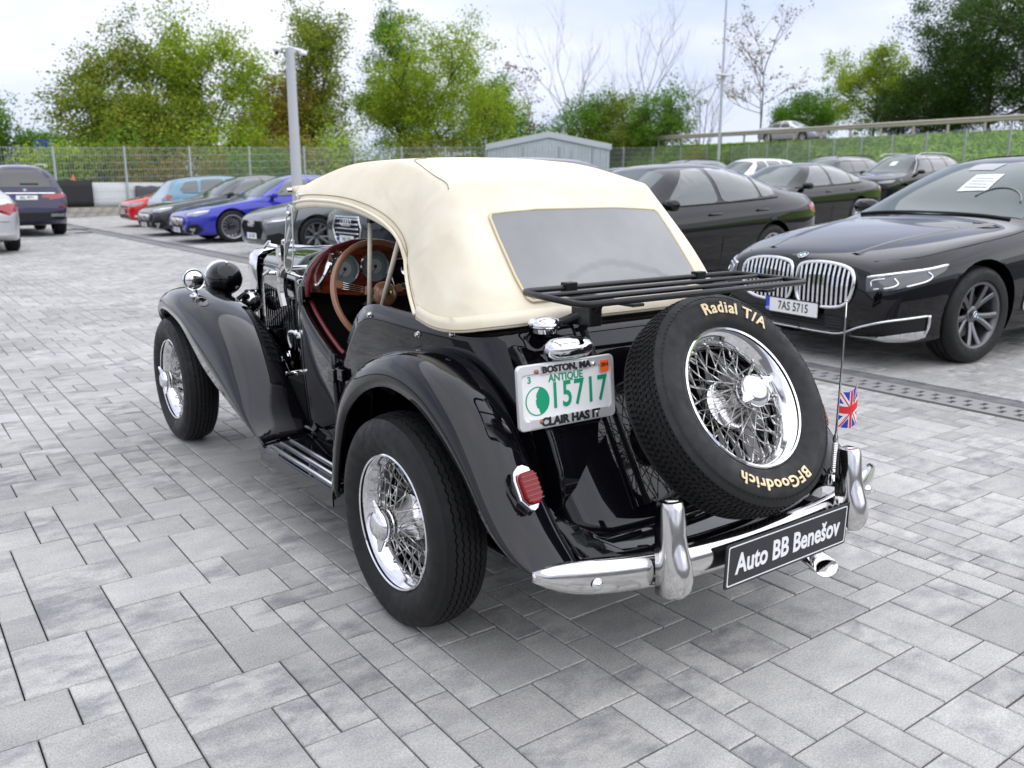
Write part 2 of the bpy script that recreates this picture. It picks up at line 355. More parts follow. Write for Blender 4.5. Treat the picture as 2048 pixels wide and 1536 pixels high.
indiv = vis[:300]; rest = vis[300:]
for p in indiv:
    v, f, t = [], [], []; cx, cy = p[0]+p[2]/2, p[1]+p[3]/2
    paver_geo(v, f, t, *p, rnd, base=(cx, cy)); o = obj('paver', tone_mesh('paver', v, f, t), PAVER, pav); o.location = (cx, cy, 0)
v, f, t = [], [], []
for p in rest: paver_geo(v, f, t, *p, rnd)
tag(obj('far_pavers', tone_mesh('far_pavers', v, f, t), PAVER, pav), kind='stuff')
v, f, t = [], [], []
for p in fill_pavers(3.735, -1.51, 200, 372, 5):
    cx, cy = p[0]+p[2]/2, p[1]+p[3]/2
    dx, dy = cx+1.84, cy+2.167; fwd = dx*math.sin(.6315)+dy*math.cos(.6315); sd_ = dx*math.cos(.6315)-dy*math.sin(.6315)
    if cx > 16 and (fwd < 0 or abs(sd_) > fwd*.7+2): continue
    paver_geo(v, f, t, *p, rnd, slope=True)
tag(obj('parking_bay_pavers', tone_mesh('parking_bay_pavers', v, f, t), PAVER, pav), kind='stuff')
YARD = mat('added_dark_ground', (.07, .07, .072), .9); noise_col(YARD, (.055, .055, .057), (.09, .09, .09), 1.1, 6)  # ground beyond the pavers, added and darkened so car paint reflects less grey
mb = MB(); E0 = -.005
mb.add([(-70, -70, E0), (-9.97, -70, E0), (-9.97, 35, E0), (-70, 35, E0)], [(0, 1, 2, 3)]); mb.add([(-9.97, -70, E0), (3.29, -70, E0), (3.29, -2.52, E0), (-9.97, -2.52, E0)], [(0, 1, 2, 3)])
mb.add([(3.72, -70, E0), (46, -70, E0+zg(46)), (46, -1.52, E0+zg(46)), (3.72, -1.52, E0)], [(0, 1, 2, 3)]); mb.add([(23.75, -1.52, E0+zg(23.75)), (46, -1.52, E0+zg(46)), (46, 37, E0+zg(46)), (23.75, 36, E0+zg(23.75))], [(0, 1, 2, 3)])
tag(obj('added_forecourt', mb, YARD), kind='structure')  # added sheet, keeps the green verge out of the body reflections
# drain channel: grate and kerb blocks
dr = empty('drain_channel', (3.43, 0, 0)); tag(dr, 'slotted grey drain channel running along the parking bays', 'drain')
mb = MB(); mb.box((0, 15, -.10), (.26, 44, .04)); obj('channel_bed', mb, DARK, dr)
def grate_mesh():
    mb = MB(); L, W, T = .496, .27, .02; xs = [-W/2, -.085, -.045, -.012, .012, .045, .085, W/2]; n = 10
    ys = []
    for k in range(n): ys += [k*L/n, k*L/n+L/n*.30]
    ys.append(L); nx, ny = len(xs)-1, len(ys)-1; solid = {}
    for i in range(nx):
        for j in range(ny):
            hole = (i in (1, 2) and j % 4 == 1) or (i in (4, 5) and j % 4 == 3)
            if not hole: solid[i, j] = 1
    for (i, j) in solid:
        a, b, c, d = xs[i], xs[i+1], ys[j], ys[j+1]
        mb.add([(a, c, 0), (b, c, 0), (b, d, 0), (a, d, 0)], [(0, 1, 2, 3)])
        for (di, dj, e) in ((-1, 0, ((a, c), (a, d))), (1, 0, ((b, d), (b, c))), (0, -1, ((b, c), (a, c))), (0, 1, ((a, d), (b, d)))):
            if (i+di, j+dj) not in solid: (p, q) = e; mb.add([(*p, 0), (*q, 0), (*q, -T), (*p, -T)], [(3, 2, 1, 0)])
    me = mb.mesh('grate'); me.materials.append(GRATE); return me
gm = grate_mesh()
mb = MB(); mb.box((0, 0, -.03), (.135, .236, .055)); km = mb.mesh('kerb_block'); km.materials.append(KERB)
bm = bmesh.new(); bm.from_mesh(km); bmesh.ops.bevel(bm, geom=bm.edges[:], offset=.006, segments=1, affect='EDGES'); bm.to_mesh(km); bm.free()
for k in range(-6, 62):
    o = obj('grate', gm, GRATE, dr); o.location = (0, k*.5, -.003)
for k in range(-12, 124):
    o = obj('kerb_block', km, KERB, dr); o.location = (.214, k*.24+.05, rnd.uniform(-.002, .001))
MANH = mat('cast_iron', (.05, .05, .052), .7)
for (x, y, r) in ((3.15, 26.2, .36), (3.0, 24.2, .24)):
    mb = MB(); mb.lathe([(0, .004), (r*.8, .004), (r*.82, .0), (r*.9, .0), (r*.92, .006), (r, .006), (r, -.01)], 28)
    o = obj('manhole_cover', mb, MANH, smooth=30); o.location = (x, y, .004)
    tag(o, 'larger dark manhole cover in the paving behind the dark blue SUV' if r > .3 else 'smaller dark manhole cover in the paving behind the dark blue SUV', 'manhole cover')
# ================================================================== vintage roadster
CAR = empty('vintage_roadster', (0, 0, 0)); tag(CAR, 'black vintage roadster with cream canvas top and spare wire wheel on its tail', 'roadster')
def mir(P): return [(-p[0], p[1], p[2]) for p in P]
# ---------------------------------------------------------------- wire wheels (local axis z = outward)
RR = .2056; TR = .323
RIMP = [(.199, -.070), (RR, -.066), (RR-.003, -.058), (.190, -.052), (.182, -.040), (.170, -.020), (.168, .005), (.172, .024), (.180, .034), (.186, .044), (.192, .052), (.1985, .057), (RR-.001, .061), (RR+.001, .066), (RR-.003, .069), (RR-.008, .0665)]
mb = MB(); mb.lathe(RIMP, 72); RIM_ME = mb.mesh('wheel'); fix(RIM_ME)
def tyre_mesh(zig, grooves, seed, ht=TR, w=.0845):
    half = [(RR-.006, .058), (RR+.004, .066), (RR+.010, .070), (.226, .0775), (.233, .079), (.235, .0800), (.255, w), (.272, w-.0005), (.288, .079), (.2905, .0778), (.2925, .0755), (.302, .071), (.3095, .0655), (.3100, .0630)]
    tread = []
    xs = [-.060, -.052] ; 
    n = grooves; W = .058
    for k in range(n+1):
        a = -W+2*W*k/(n+1); b = -W+2*W*(k+1)/(n+1)
        tread.append((a, b))
    prof = [(r, -z) for r, z in half]
    tp = []
    for k, (a, b) in enumerate(tread):
        g = .0025
        tp += [(a+g, 0), (b-g, 0)]
        if k < n: tp += [(b-g*.8, 1), (b+g*.8, 1)]
    N = 144; vs = []; cols = len(half)*2+len(tp)
    for i in range(N):
        th = 2*math.pi*i/N
        row = [(r, -z) for r, z in half]
        for (z, dp) in tp:
            zz = z+(zig if i % 2 else -zig)*(1 if abs(z) < .05 else .4)
            cr_ = ht-.012*(z/W)**2*(1.0)
            row.append((cr_-(.0075 if dp else 0), zz))
        row += [(r, z) for r, z in reversed(half)]
        for r, z in row: vs.append((r*math.cos(th), r*math.sin(th), z))
    fs = []
    for i in range(N):
        j = (i+1) % N
        for q in range(cols-1): fs.append((i*cols+q, j*cols+q, j*cols+q+1, i*cols+q+1))
    me = bpy.data.meshes.new('tyre'); me.from_pydata(vs, [], fs); me.update(); fix(me); return me
TYRE_ZIG = tyre_mesh(.0028, 5, 1); TYRE_BLK = tyre_mesh(.0010, 6, 2, ht=.3165)
# tread blocks across the spare's tyre (cross sipes as raised lugs)
mb = MB(); HUBP = [(.058, -.040), (.070, -.034), (.073, -.020), (.070, -.008), (.062, -.004), (.057, .004), (.050, .016), (.044, .04), (.040, .066), (.043, .070), (.045, .078), (.042, .084), (.030, .086), (0, .086)]
mb.lathe([(0, -.04)]+HUBP, 40); HUB_ME = mb.mesh('hub'); fix(HUB_ME)
mb = MB(); mb.lathe([(.044, .082), (.047, .088), (.047, .104), (.044, .112), (.034, .118), (.030, .1215), (.012, .124), (0, .1245)], 36)
for sgn in (1, -1):
    rows = []
    for (rr_, hw, z0, z1) in ((.028, .024, .092, .116), (.044, .018, .094, .115), (.058, .013, .100, .116), (.070, .009, .106, .118), (.077, .005, .109, .117)):
        rows.append([(sgn*rr_, -hw, (z0+z1)/2), (sgn*rr_, -hw*.5, z1), (sgn*rr_, hw*.5, z1), (sgn*rr_, hw, (z0+z1)/2), (sgn*rr_, hw*.5, z0), (sgn*rr_, -hw*.5, z0)])
    mb.grid(rows, True); mb.add(rows[-1], [tuple(range(6))])
SPIN_ME = mb.mesh('knock_off_spinner'); fix(SPIN_ME)
mb = MB(); mb.tube([(0, 0, 0), (0, 0, .86)], .0019, 5); mb.tube([(0, 0, .86), (0, 0, .985), (0, 0, 1)], [.0028, .0034, .0028], 6); SPOKE_ME = mb.mesh('spoke'); SPOKE_ME.materials.append(SPOKE)
for p in SPOKE_ME.polygons: p.use_smooth = True
SPK = []
for k in range(36):
    a = 2*math.pi*k/36; tw = (1 if k % 2 else -1)*R(27); zr = .016 if k % 2 else .004
    SPK.append(((.071, a, -.014 if k % 2 else -.026), (.171, a+tw, zr+.012)))
for k in range(24):
    a = 2*math.pi*(k+.25)/24; tw = (1 if k % 2 else -1)*R(34)
    SPK.append(((.041, a, .060 if k % 2 else .070), (.169, a+tw, -.010 if k % 2 else .002)))
def wire_wheel(name, M, tyre, spin=0., spokes=True):
    o = obj(name, RIM_ME, CHROME, CAR, smooth=40, M=M)
    t = obj('tyre', tyre, RUBBER, o, smooth=28)
    h = obj('hub', HUB_ME, CHROMEW, o, smooth=35); s = obj('knock_off_spinner', SPIN_ME, CHROME, o, smooth=40); s.rotation_euler = (0, 0, spin)
    if spokes:
        for (r0, a0, z0), (r1, a1, z1) in SPK:
            p = Vector((r0*math.cos(a0), r0*math.sin(a0), z0)); q = Vector((r1*math.cos(a1), r1*math.sin(a1), z1)); d = q-p
            Mx = Matrix.Translation(p) @ d.to_track_quat('Z', 'Y').to_matrix().to_4x4() @ Matrix.Diagonal((1, 1, d.length, 1))
            obj('spoke', SPOKE_ME, SPOKE, o, M=Mx)
    else:
        mb = MB()
        for (r0, a0, z0), (r1, a1, z1) in SPK:
            mb.tube([(r0*math.cos(a0), r0*math.sin(a0), z0), (r1*math.cos(a1), r1*math.sin(a1), z1)], .0018, 4)
        obj('wire_spokes', mb, SPOKE, o, smooth=1)
    return o
ML = lambda x, y, z: frame((x, y, z), (0, 1, 0), (0, 0, -1)) if False else Matrix.Translation((x, y, z)) @ Matrix.Rotation(-math.pi/2, 4, 'Y')
MRt = lambda x, y, z: Matrix.Translation((x, y, z)) @ Matrix.Rotation(math.pi/2, 4, 'Y')
WZ = .3175
wire_wheel('wheel', ML(-.632, 0, WZ), TYRE_ZIG, R(10)); wire_wheel('wheel', ML(-.600, 2.388, WZ), TYRE_ZIG, R(35))
wire_wheel('wheel', MRt(.632, 0, WZ), TYRE_ZIG, R(40), False); wire_wheel('wheel', MRt(.600, 2.388, WZ), TYRE_ZIG, R(70), False)
for wob in [c for c in CAR.children if c.name.startswith('wheel')]: wob['label'] = 'chrome wire wheel with black ribbed tyre'
ti = R(32.9); SN = Vector((0, -math.cos(ti), math.sin(ti))); SU = Vector((0, math.sin(ti), math.cos(ti)))
SPC = Vector((.03, -.6258, .6968))
MS = frame(SPC, (1, 0, 0), SU)
sp = wire_wheel('wheel', MS, TYRE_BLK, R(20)); sp['label'] = 'spare wire wheel with raised ivory tyre lettering'
# lugs of the spare's tread
mb = MB(); rn = random.Random(3)
for k in range(112):
    a = 2*math.pi*k/112
    for row, z in enumerate((-.048, -.028, -.009, .010, .029, .048)):
        aa = a+(.018 if row % 2 else 0); rr_ = .3165-.012*(z/.058)**2
        da = .0165 if abs(z) < .04 else .018; tl = .008*(1 if row % 2 else -1)
        P = []
        for (u, v_, h) in ((-1, -1, 0), (1, -1, 0), (1, 1, 0), (-1, 1, 0), (-1, -1, 1), (1, -1, 1), (1, 1, 1), (-1, 1, 1)):
            th = aa+u*da*.78+v_*tl*.6; r2 = rr_-.003+h*.0055; P.append((r2*math.cos(th), r2*math.sin(th), z+v_*.0078))
        mb.add(P, [(0, 3, 2, 1), (4, 5, 6, 7), (0, 1, 5, 4), (1, 2, 6, 5), (2, 3, 7, 6), (3, 0, 4, 7)])
    for sg in (1, -1):
        P = []
        for (u, h, r2, z) in ((-1, 0, .309, .058), (1, 0, .309, .058), (1, 0, .291, .0765), (-1, 0, .291, .0765)):
            th = a+u*.018; P.append((r2*math.cos(th)*1.004, r2*math.sin(th)*1.004, sg*(z+.0018)))
        for (u, h, r2, z) in ((-1, 0, .309, .054), (1, 0, .309, .054), (1, 0, .291, .0725), (-1, 0, .291, .0725)):
            th = a+u*.018; P.append((r2*math.cos(th), r2*math.sin(th), sg*z))
        mb.add(P, [(0, 1, 2, 3), (0, 4, 5, 1), (1, 5, 6, 2), (2, 6, 7, 3), (3, 7, 4, 0)])
tag(obj('tread_blocks', mb, RUBBER2, sp), kind='stuff')
def arc_text(body, r, size, mid, parent, material, z, inward=False, sp_=1.0):
    me = text_mesh(body, size, ext=.0012, bold=size*.022, spacing=sp_, xscale=1.12)
    for v in me.vertices:
        rad = r+v.co.y*(-1 if inward else 1); th = mid-(v.co.x/r if not inward else -v.co.x/r)
        v.co = (rad*math.cos(th), rad*math.sin(th), interp([(.226, .0775), (.235, .080), (.255, .0845), (.272, .084), (.288, .079), (.292, .077)], rad)+.0030+v.co.z)
    obj('lettering', me, material, parent)
arc_text('Radial T/A', .256, .046, R(74), sp, LETTER, .0845, sp_=1.12)
arc_text('BFGoodrich', .256, .044, R(-98), sp, LETTER, .0845, sp_=1.12)
# ---------------------------------------------------------------- wings
def wing(name, lip, mid, inn, left, out=None, lipdrop=.012, nseg=4):
    L, Mi, I = catmull(lip, nseg), catmull(mid, nseg), catmull(inn, nseg); rows = []
    for a, b, c in zip(L, Mi, I):
        up = Vector((0, 0, 1)); ow = Vector((-1, 0, 0))
        row = [a+Vector((.012, 0, 0)), a]
        d = b-a; yz = Vector((0, d.y, d.z))
        h = max(yz.length, .02); nrm = yz.normalized() if yz.length > 1e-4 else up
        P0, P1, P2, P3 = a, a+nrm*h*.62+ow*.006, b+ow*abs(b.x-a.x)*.62, b
        for k in range(1, 7):
            t = k/6; row.append(P0*(1-t)**3+P1*3*t*(1-t)**2+P2*3*t*t*(1-t)+P3*t**3)
        e = b-c; yz2 = Vector((0, e.y, e.z)); h2 = yz2.length; n2 = yz2.normalized() if h2 > 1e-4 else up
        Q1 = b-ow*abs(c.x-b.x)*.62; Q2 = c+n2*h2*.62
        for k in range(1, 6):
            t = k/5; row.append(b*(1-t)**3+Q1*3*t*(1-t)**2+Q2*3*t*t*(1-t)+c*t**3)
        rows.append(row if left else mir(row))
    mb = MB(); mb.grid(rows)
    return obj(name, mb, BLACK, CAR, smooth=1, solid=.004, off=0)
RLIP = [(-.700, .372, .285), (-.700, .350, .40), (-.70, .318, .50), (-.70, .272, .59), (-.70, .192, .661), (-.70, .098, .707), (-.70, .012, .729), (-.70, -.067, .730), (-.70, -.154, .714), (-.70, -.225, .685), (-.70, -.321, .628), (-.70, -.411, .557), (-.70, -.479, .488), (-.695, -.535, .440), (-.685, -.60, .405), (-.665, -.655, .385)]
RMID = [(-.620, .46, .30), (-.62, .445, .42), (-.62, .42, .53), (-.62, .38, .625), (-.62, .296, .715), (-.62, .185, .778), (-.62, .07, .815), (-.62, -.045, .826), (-.615, -.16, .808), (-.61, -.255, .768), (-.605, -.35, .70), (-.60, -.432, .615), (-.595, -.50, .535), (-.59, -.556, .472), (-.58, -.612, .420), (-.57, -.665, .375)]
RINN = [(-.50, .48, .30), (-.50, .47, .42), (-.51, .44, .53), (-.515, .39, .635), (-.515, .31, .73), (-.515, .20, .79), (-.512, .08, .822), (-.51, -.05, .823), (-.505, -.17, .785), (-.50, -.265, .725), (-.50, -.345, .65), (-.50, -.405, .565), (-.50, -.455, .49), (-.50, -.505, .43), (-.50, -.55, .38), (-.50, -.59, .34)]
FLIP = [(-.60, 2.665, .545), (-.645, 2.60, .615), (-.672, 2.50, .662), (-.688, 2.36, .689), (-.698, 2.20, .686), (-.70, 2.03, .65), (-.70, 1.868, .572), (-.70, 1.715, .495), (-.70, 1.53, .434), (-.70, 1.335, .382), (-.70, 1.16, .335), (-.70, 1.02, .301)]
FMID = [(-.46, 2.74, .56), (-.50, 2.685, .668), (-.53, 2.57, .742), (-.545, 2.41, .783), (-.55, 2.23, .792), (-.545, 2.04, .772), (-.535, 1.87, .742), (-.53, 1.70, .690), (-.53, 1.525, .606), (-.535, 1.355, .490), (-.55, 1.205, .372), (-.56, 1.085, .303)]
FINN = [(-.32, 2.70, .47), (-.335, 2.62, .57), (-.35, 2.50, .64), (-.355, 2.36, .672), (-.36, 2.2, .672), (-.36, 2.03, .648), (-.36, 1.87, .604), (-.37, 1.706, .540), (-.385, 1.55, .475), (-.41, 1.40, .405), (-.44, 1.255, .345), (-.47, 1.12, .302)]
for left in (True, False):
    wing('rear_wing', RLIP, RMID, RINN, left); wing('front_wing', FLIP, FMID, FINN, left)
    s = -1 if left else 1
    # piping between rear wing and body
    mb = MB(); mb.tube([(s*abs(p.x)-(-s)*.004*0, p.y, p.z+.002) for p in catmull([(a, b, c) for a, b, c in RINN[3:15]], 4)], .0055, 6); obj('wing_piping', mb, BLACK2, CAR, smooth=1)
    # inner splash walls
    mb = MB(); rows = []
    for p in catmull(RINN, 2): rows.append([(s*abs(p.x), p.y, p.z), (s*.49, p.y*.9, .30)])
    mb.grid(rows); obj('wheel_arch_liner', mb, MBLK, CAR, solid=.004)
    # running board with tread strips
    mb = MB(); P = [(s*.702, 1.06, .300), (s*.702, .385, .290), (s*.60, .47, .293), (s*.46, .50, .296), (s*.45, 1.16, .306)]
    mb.prism([(p[0], p[1]) for p in P], .268, .298); rb = obj('running_board', mb, BLACK2, CAR, bevel=.006)
    for (x, y0, y1) in ((.672, 1.00, .40), (.627, 1.03, .44), (.582, 1.04, .47)):
        mb = MB(); mb.tube([(s*x, y0, .299), (s*x, (y0+y1)/2, .301), (s*x, y1, .299)], .0065, 8); obj('tread_strip', mb, ALU, rb, smooth=1)
    mb = MB(); mb.box((s*.703, .72, .270), (.006, .66, .05)); obj('edge_trim', mb, BLACK, rb, bevel=.002)
    # inner valance between wing and bonnet, down to the chassis
    mb = MB(); rows = []
    for p in catmull(FINN[3:], 3):
        k = min(1, max(0, (2.335-p.y)/(2.335-1.345))); xb = .185+.185*k if p.y > 1.345 else .37+(1.345-p.y)*.30
        rows.append([(s*abs(p.x), p.y, p.z), (s*(xb+.004), p.y, max(.30, min(.52, p.z-.03))), (s*(xb-.02), p.y, .24)])
    mb.grid(rows); obj('inner_valance', mb, BLACK2, CAR, smooth=1, solid=.004)
    mb = MB(); mb.box((s*.31, 1.20, .36), (.27, .40, .24)); obj('footwell', mb, DARK, CAR)
    # chassis valance under the door
    mb = MB(); mb.grid([[(s*.50, y, .33), (s*.485, y, .30), (s*.47, y, .22)] for y in (.3, .7, 1.1)]); obj('sill', mb, BLACK2, CAR, solid=.01)
# ---------------------------------------------------------------- body tub, doors and scuttle
OUTL = [(1.34, .365), (1.20, .435), (1.05, .490), (.95, .508), (.80, .523), (.66, .532), (.5, .537), (.3, .537), (.1, .530), (-.03, .515), (-.12, .492)]
ZTOP = [(-.3, .928), (-.2, .918), (-.1, .910), (.1, .907), (.3, .912), (.40, .910), (.45, .895), (.50, .860), (.54, .815), (.575, .770), (.605, .728), (.635, .702), (.66, .697), (.70, .703), (.82, .750), (.95, .808), (1.02, .845), (1.06, .875), (1.10, .90), (1.34, .91)]
def side_pt(y, z, s=-1):
    hw = sinterp(sorted(OUTL), y); zt = interp(ZTOP, y); k = (z-.30)/(.91-.30)
    f = 1-.05*(1-k)**2+.012*math.sin(math.pi*min(max(k, 0), 1))   # a little tuck towards the sill
    if y > 1.05: f *= 1.0
    return Vector((s*hw*f, y, z))
def side_rows(ys, zb, s, zt=None):
    rows = []
    for y in ys:
        t = (zt(y) if zt else interp(ZTOP, y)); rows.append([side_pt(y, zb+(t-zb)*k/8, s) for k in range(9)])
    return rows
def lin(a, b, n): return [a+(b-a)*i/(n-1) for i in range(n)]
for s in (-1, 1):
    mb = MB(); mb.grid(side_rows(lin(1.018, .672, 22), .335, s)); d = obj('door', mb, BLACK, CAR, smooth=1, solid=.022, off=-1 if s < 0 else 1, recalc=False)
    # red trimmed door top and chrome capping
    mb = MB(); mb.tube([side_pt(y, interp(ZTOP, y), s)+Vector((-s*.024, 0, .003)) for y in lin(1.02, .665, 18)], .0085, 8); obj('red_piping', mb, RED, d, smooth=1)
    mb = MB(); mb.box((s*.552, .668, .625), (.022, .03, .05)); mb.box((s*.548, .628, .635), (.014, .055, .045)); mb.box((s*.548, .70, .62), (.014, .045, .045)); obj('hinge', mb, BLACK2, d, bevel=.004)
    # handle
    mb = MB(); c = side_pt(1.125, .700, s)
    mb.tube([c, c+Vector((s*.03, 0, 0))], .012, 10)
    h = [(0.03, .0, .012), (.036, .045, .012), (.034, .075, -.002), (.028, .088, -.030), (.022, .083, -.062)]
    mb.tube(catmull([c+Vector((s*a, b, z)) for a, b, z in h], 4), .0068, 8)
    h = [(0.03, .0, .012), (.036, -.045, .010), (.034, -.075, -.008), (.03, -.085, -.035), (.026, -.083, -.055)]
    mb.tube(catmull([c+Vector((s*a, b, z)) for a, b, z in h], 4), .0068, 8); mb.sphere(c+Vector((s*.032, 0, .012)), .012, 12, 8)
    obj('door_handle', mb, CHROME, d, smooth=1)
    # scuttle side
    mb = MB(); mb.grid(side_rows(lin(1.34, 1.026, 12), .30, s, lambda y: .905)); obj('scuttle_side', mb, BLACK, CAR, smooth=1, solid=.02, off=-1 if s < 0 else 1, recalc=False)
    mb = MB(); mb.box((s*.495, 1.14, .545), (.02, .035, .012)); mb.tube([(s*.49, 1.16, .545), (s*.54, 1.16, .545)], .007, 8); obj('bonnet_catch', mb, CHROME, CAR, smooth=30)
# rear tub wraps round the tail
def tail(u, z):
    # u 0..1 from left pillar to right pillar
    ys = lin(.662, -.12, 26); k = (z-.30)/(.92-.30)
    return None
mb = MB(); rows = []
ysl = lin(.660, -.12, 30); arc = []
for y in ysl: arc.append((-sinterp(sorted(OUTL), y), y))
corner = [(-.475, -.165), (-.445, -.205), (-.40, -.232), (-.34, -.245), (-.22, -.25), (-.1, -.252), (0, -.252)]
arc += corner; full = arc+[(-x, y) for x, y in reversed(arc[:-1])]
for (x, y) in full:
    zt = interp(ZTOP, y) if y > -.12 else .912+.014*min(1, (-.12-y)/.13); row = []
    zb = .36
    for k in range(11):
        z = zb+(zt-zb)*k/10; kk = (z-.30)/.61; f = 1-.05*(1-kk)**2+.012*math.sin(math.pi*min(max(kk, 0), 1))
        sl = max(0, (.15-y)/.40); yy = y-(zt-z)*.60*min(1, sl)
        row.append((x*f, yy, z))
    rows.append(row)
mb.grid(rows); obj('body_tub', mb, BLACK, CAR, smooth=1, solid=.018, off=1, recalc=False)
for s in (-1, 1):
    for (y, z) in ((.40, .875), (.10, .85), (-.06, .87)):
        mb = MB(); p = side_pt(y, z, s); mb.lathe([(0, .012), (.006, .011), (.008, .006), (.005, .003), (.010, .001), (.010, -.003)], 12, Matrix.Translation(p) @ Matrix.Rotation(s*math.pi/2, 4, 'Y')); obj('hood_stud', mb, CHROMEW, CAR, smooth=40)
# scuttle top: twin humps over the dash running forward to the bonnet
HUMP = [(-.503, .872), (-.502, .925), (-.483, .975), (-.440, 1.022), (-.39, 1.052), (-.31, 1.072), (-.235, 1.075), (-.17, 1.064), (-.11, 1.043), (-.05, 1.02), (0, 1.013)]
def hump(): return HUMP+[(-x, z) for x, z in reversed(HUMP[:-1])]
BON = [(-.375, .865), (-.378, .905), (-.372, .94), (-.345, .972), (-.305, .993), (-.25, 1.007), (-.19, 1.017), (-.14, 1.023), (-.09, 1.027), (-.045, 1.03), (0, 1.03)]
def bon(): return BON+[(-x, z) for x, z in reversed(BON[:-1])]
rows = []
for t, y in ((0, .985), (.05, 1.03), (.25, 1.10), (.5, 1.17), (.8, 1.26), (1, 1.335)):
    rows.append([(a[0]*(1-t)+b[0]*t, y, a[1]*(1-t)+b[1]*t) for a, b in zip(hump(), bon())])
mb = MB(); mb.grid(rows); obj('scuttle_top', mb, BLACK, CAR, smooth=1, solid=.008, off=0)
# bonnet, four leaves with louvres
def bsec(t):
    y = 1.345+t*(2.335-1.345); k = 1-t; hw = .190+.188*k; top = .958+.072*k; sh = .885+.022*k
    P = [(-hw*1.0, .50+.0*k), (-hw*1.01, .62), (-hw*1.01, .75), (-hw*1.005, sh-.03)]
    Q = [(-hw*1.0, sh), (-hw*.965, sh+(top-sh)*.38), (-hw*.86, sh+(top-sh)*.68), (-hw*.66, sh+(top-sh)*.86), (-hw*.35, sh+(top-sh)*.965), (0, top)]
    return y, P, Q
for s in (-1, 1):
    r1, r2 = [], []
    for k in range(9):
        y, P, Q = bsec(k/8); r1.append([(-s*x, y, z) for x, z in P+Q[:1]]); r2.append([(-s*x, y, z+.001) for x, z in Q])
    mb = MB(); mb.grid(r1); bs = obj('bonnet_side', mb, BLACK, CAR, smooth=1, solid=.004)
    mb = MB(); mb.grid(r2); obj('bonnet_top', mb, BLACK, CAR, smooth=1, solid=.004)
    for k in range(13):
        t = .16+.68*k/12; y, P, Q = bsec(t); x = abs(P[1][0])
        mb = MB(); Mx = frame((s*(x+.002), y, .685), (-.19*s, 1, 0), (0, 0, 1))
        mb.prism([(-.009, -.115), (.009, -.115), (.009, .115), (-.009, .115)], -.006, .006, Mx); obj('louvre', mb, BLACK2, bs, bevel=.004)
    y0, _, Q0 = bsec(0); y1, _, Q1 = bsec(1)
    mb = MB(); mb.tube([(-s*Q0[0][0], y0, Q0[0][1]+.003), (-s*Q1[0][0], y1, Q1[0][1]+.003)], .0045, 6); obj('bonnet_hinge', mb, CHROME, CAR, smooth=1)
    mb = MB(); mb.tube([(s*.355, 1.55, .50), (s*.365, 1.55, .56)], .006, 8); mb.tube([(s*.39, 1.50, .545), (s*.35, 1.62, .545)], .005, 8); obj('bonnet_catch', mb, CHROME, CAR, smooth=1)
mb = MB(); mb.tube([(0, 1.345, 1.033), (0, 2.335, .961)], .005, 6); obj('centre_hinge', mb, CHROME, CAR, smooth=1)
# radiator shell, slats, cap, badge
mb = MB(); rows = []
PR = [(-.205, .48), (-.208, .60), (-.208, .75), (-.207, .87), (-.197, .925), (-.165, .950), (-.11, .960), (-.05, .966), (0, .968)]; PR = PR+[(-x, z) for x, z in reversed(PR[:-1])]
for y, f in ((2.335, 1.0), (2.345, 1.02), (2.44, 1.02), (2.46, .99), (2.455, .88), (2.42, .86)): rows.append([(x*f, y+(.03 if z > .6 else .05)*(z-.7)*-.4, .70+(z-.70)*f) for x, z in PR])
mb.grid(rows); obj('radiator_shell', mb, CHROME, CAR, smooth=40)
for k in range(15):
    mb = MB(); x = -.165+.33*k/14; mb.box((x, 2.43, .70), (.009, .014, .40)); obj('radiator_slat', mb, BLACK2, CAR)
mb = MB(); mb.box((0, 2.38, .70), (.36, .05, .42)); obj('radiator_core', mb, DARK, CAR)
mb = MB(); mb.lathe([(.03, 0), (.032, .012), (.036, .016), (.036, .032), (.028, .040), (.01, .045), (0, .045)], 24, Matrix.Translation((0, 2.40, .962))); obj('radiator_cap', mb, CHROME, CAR, smooth=40)
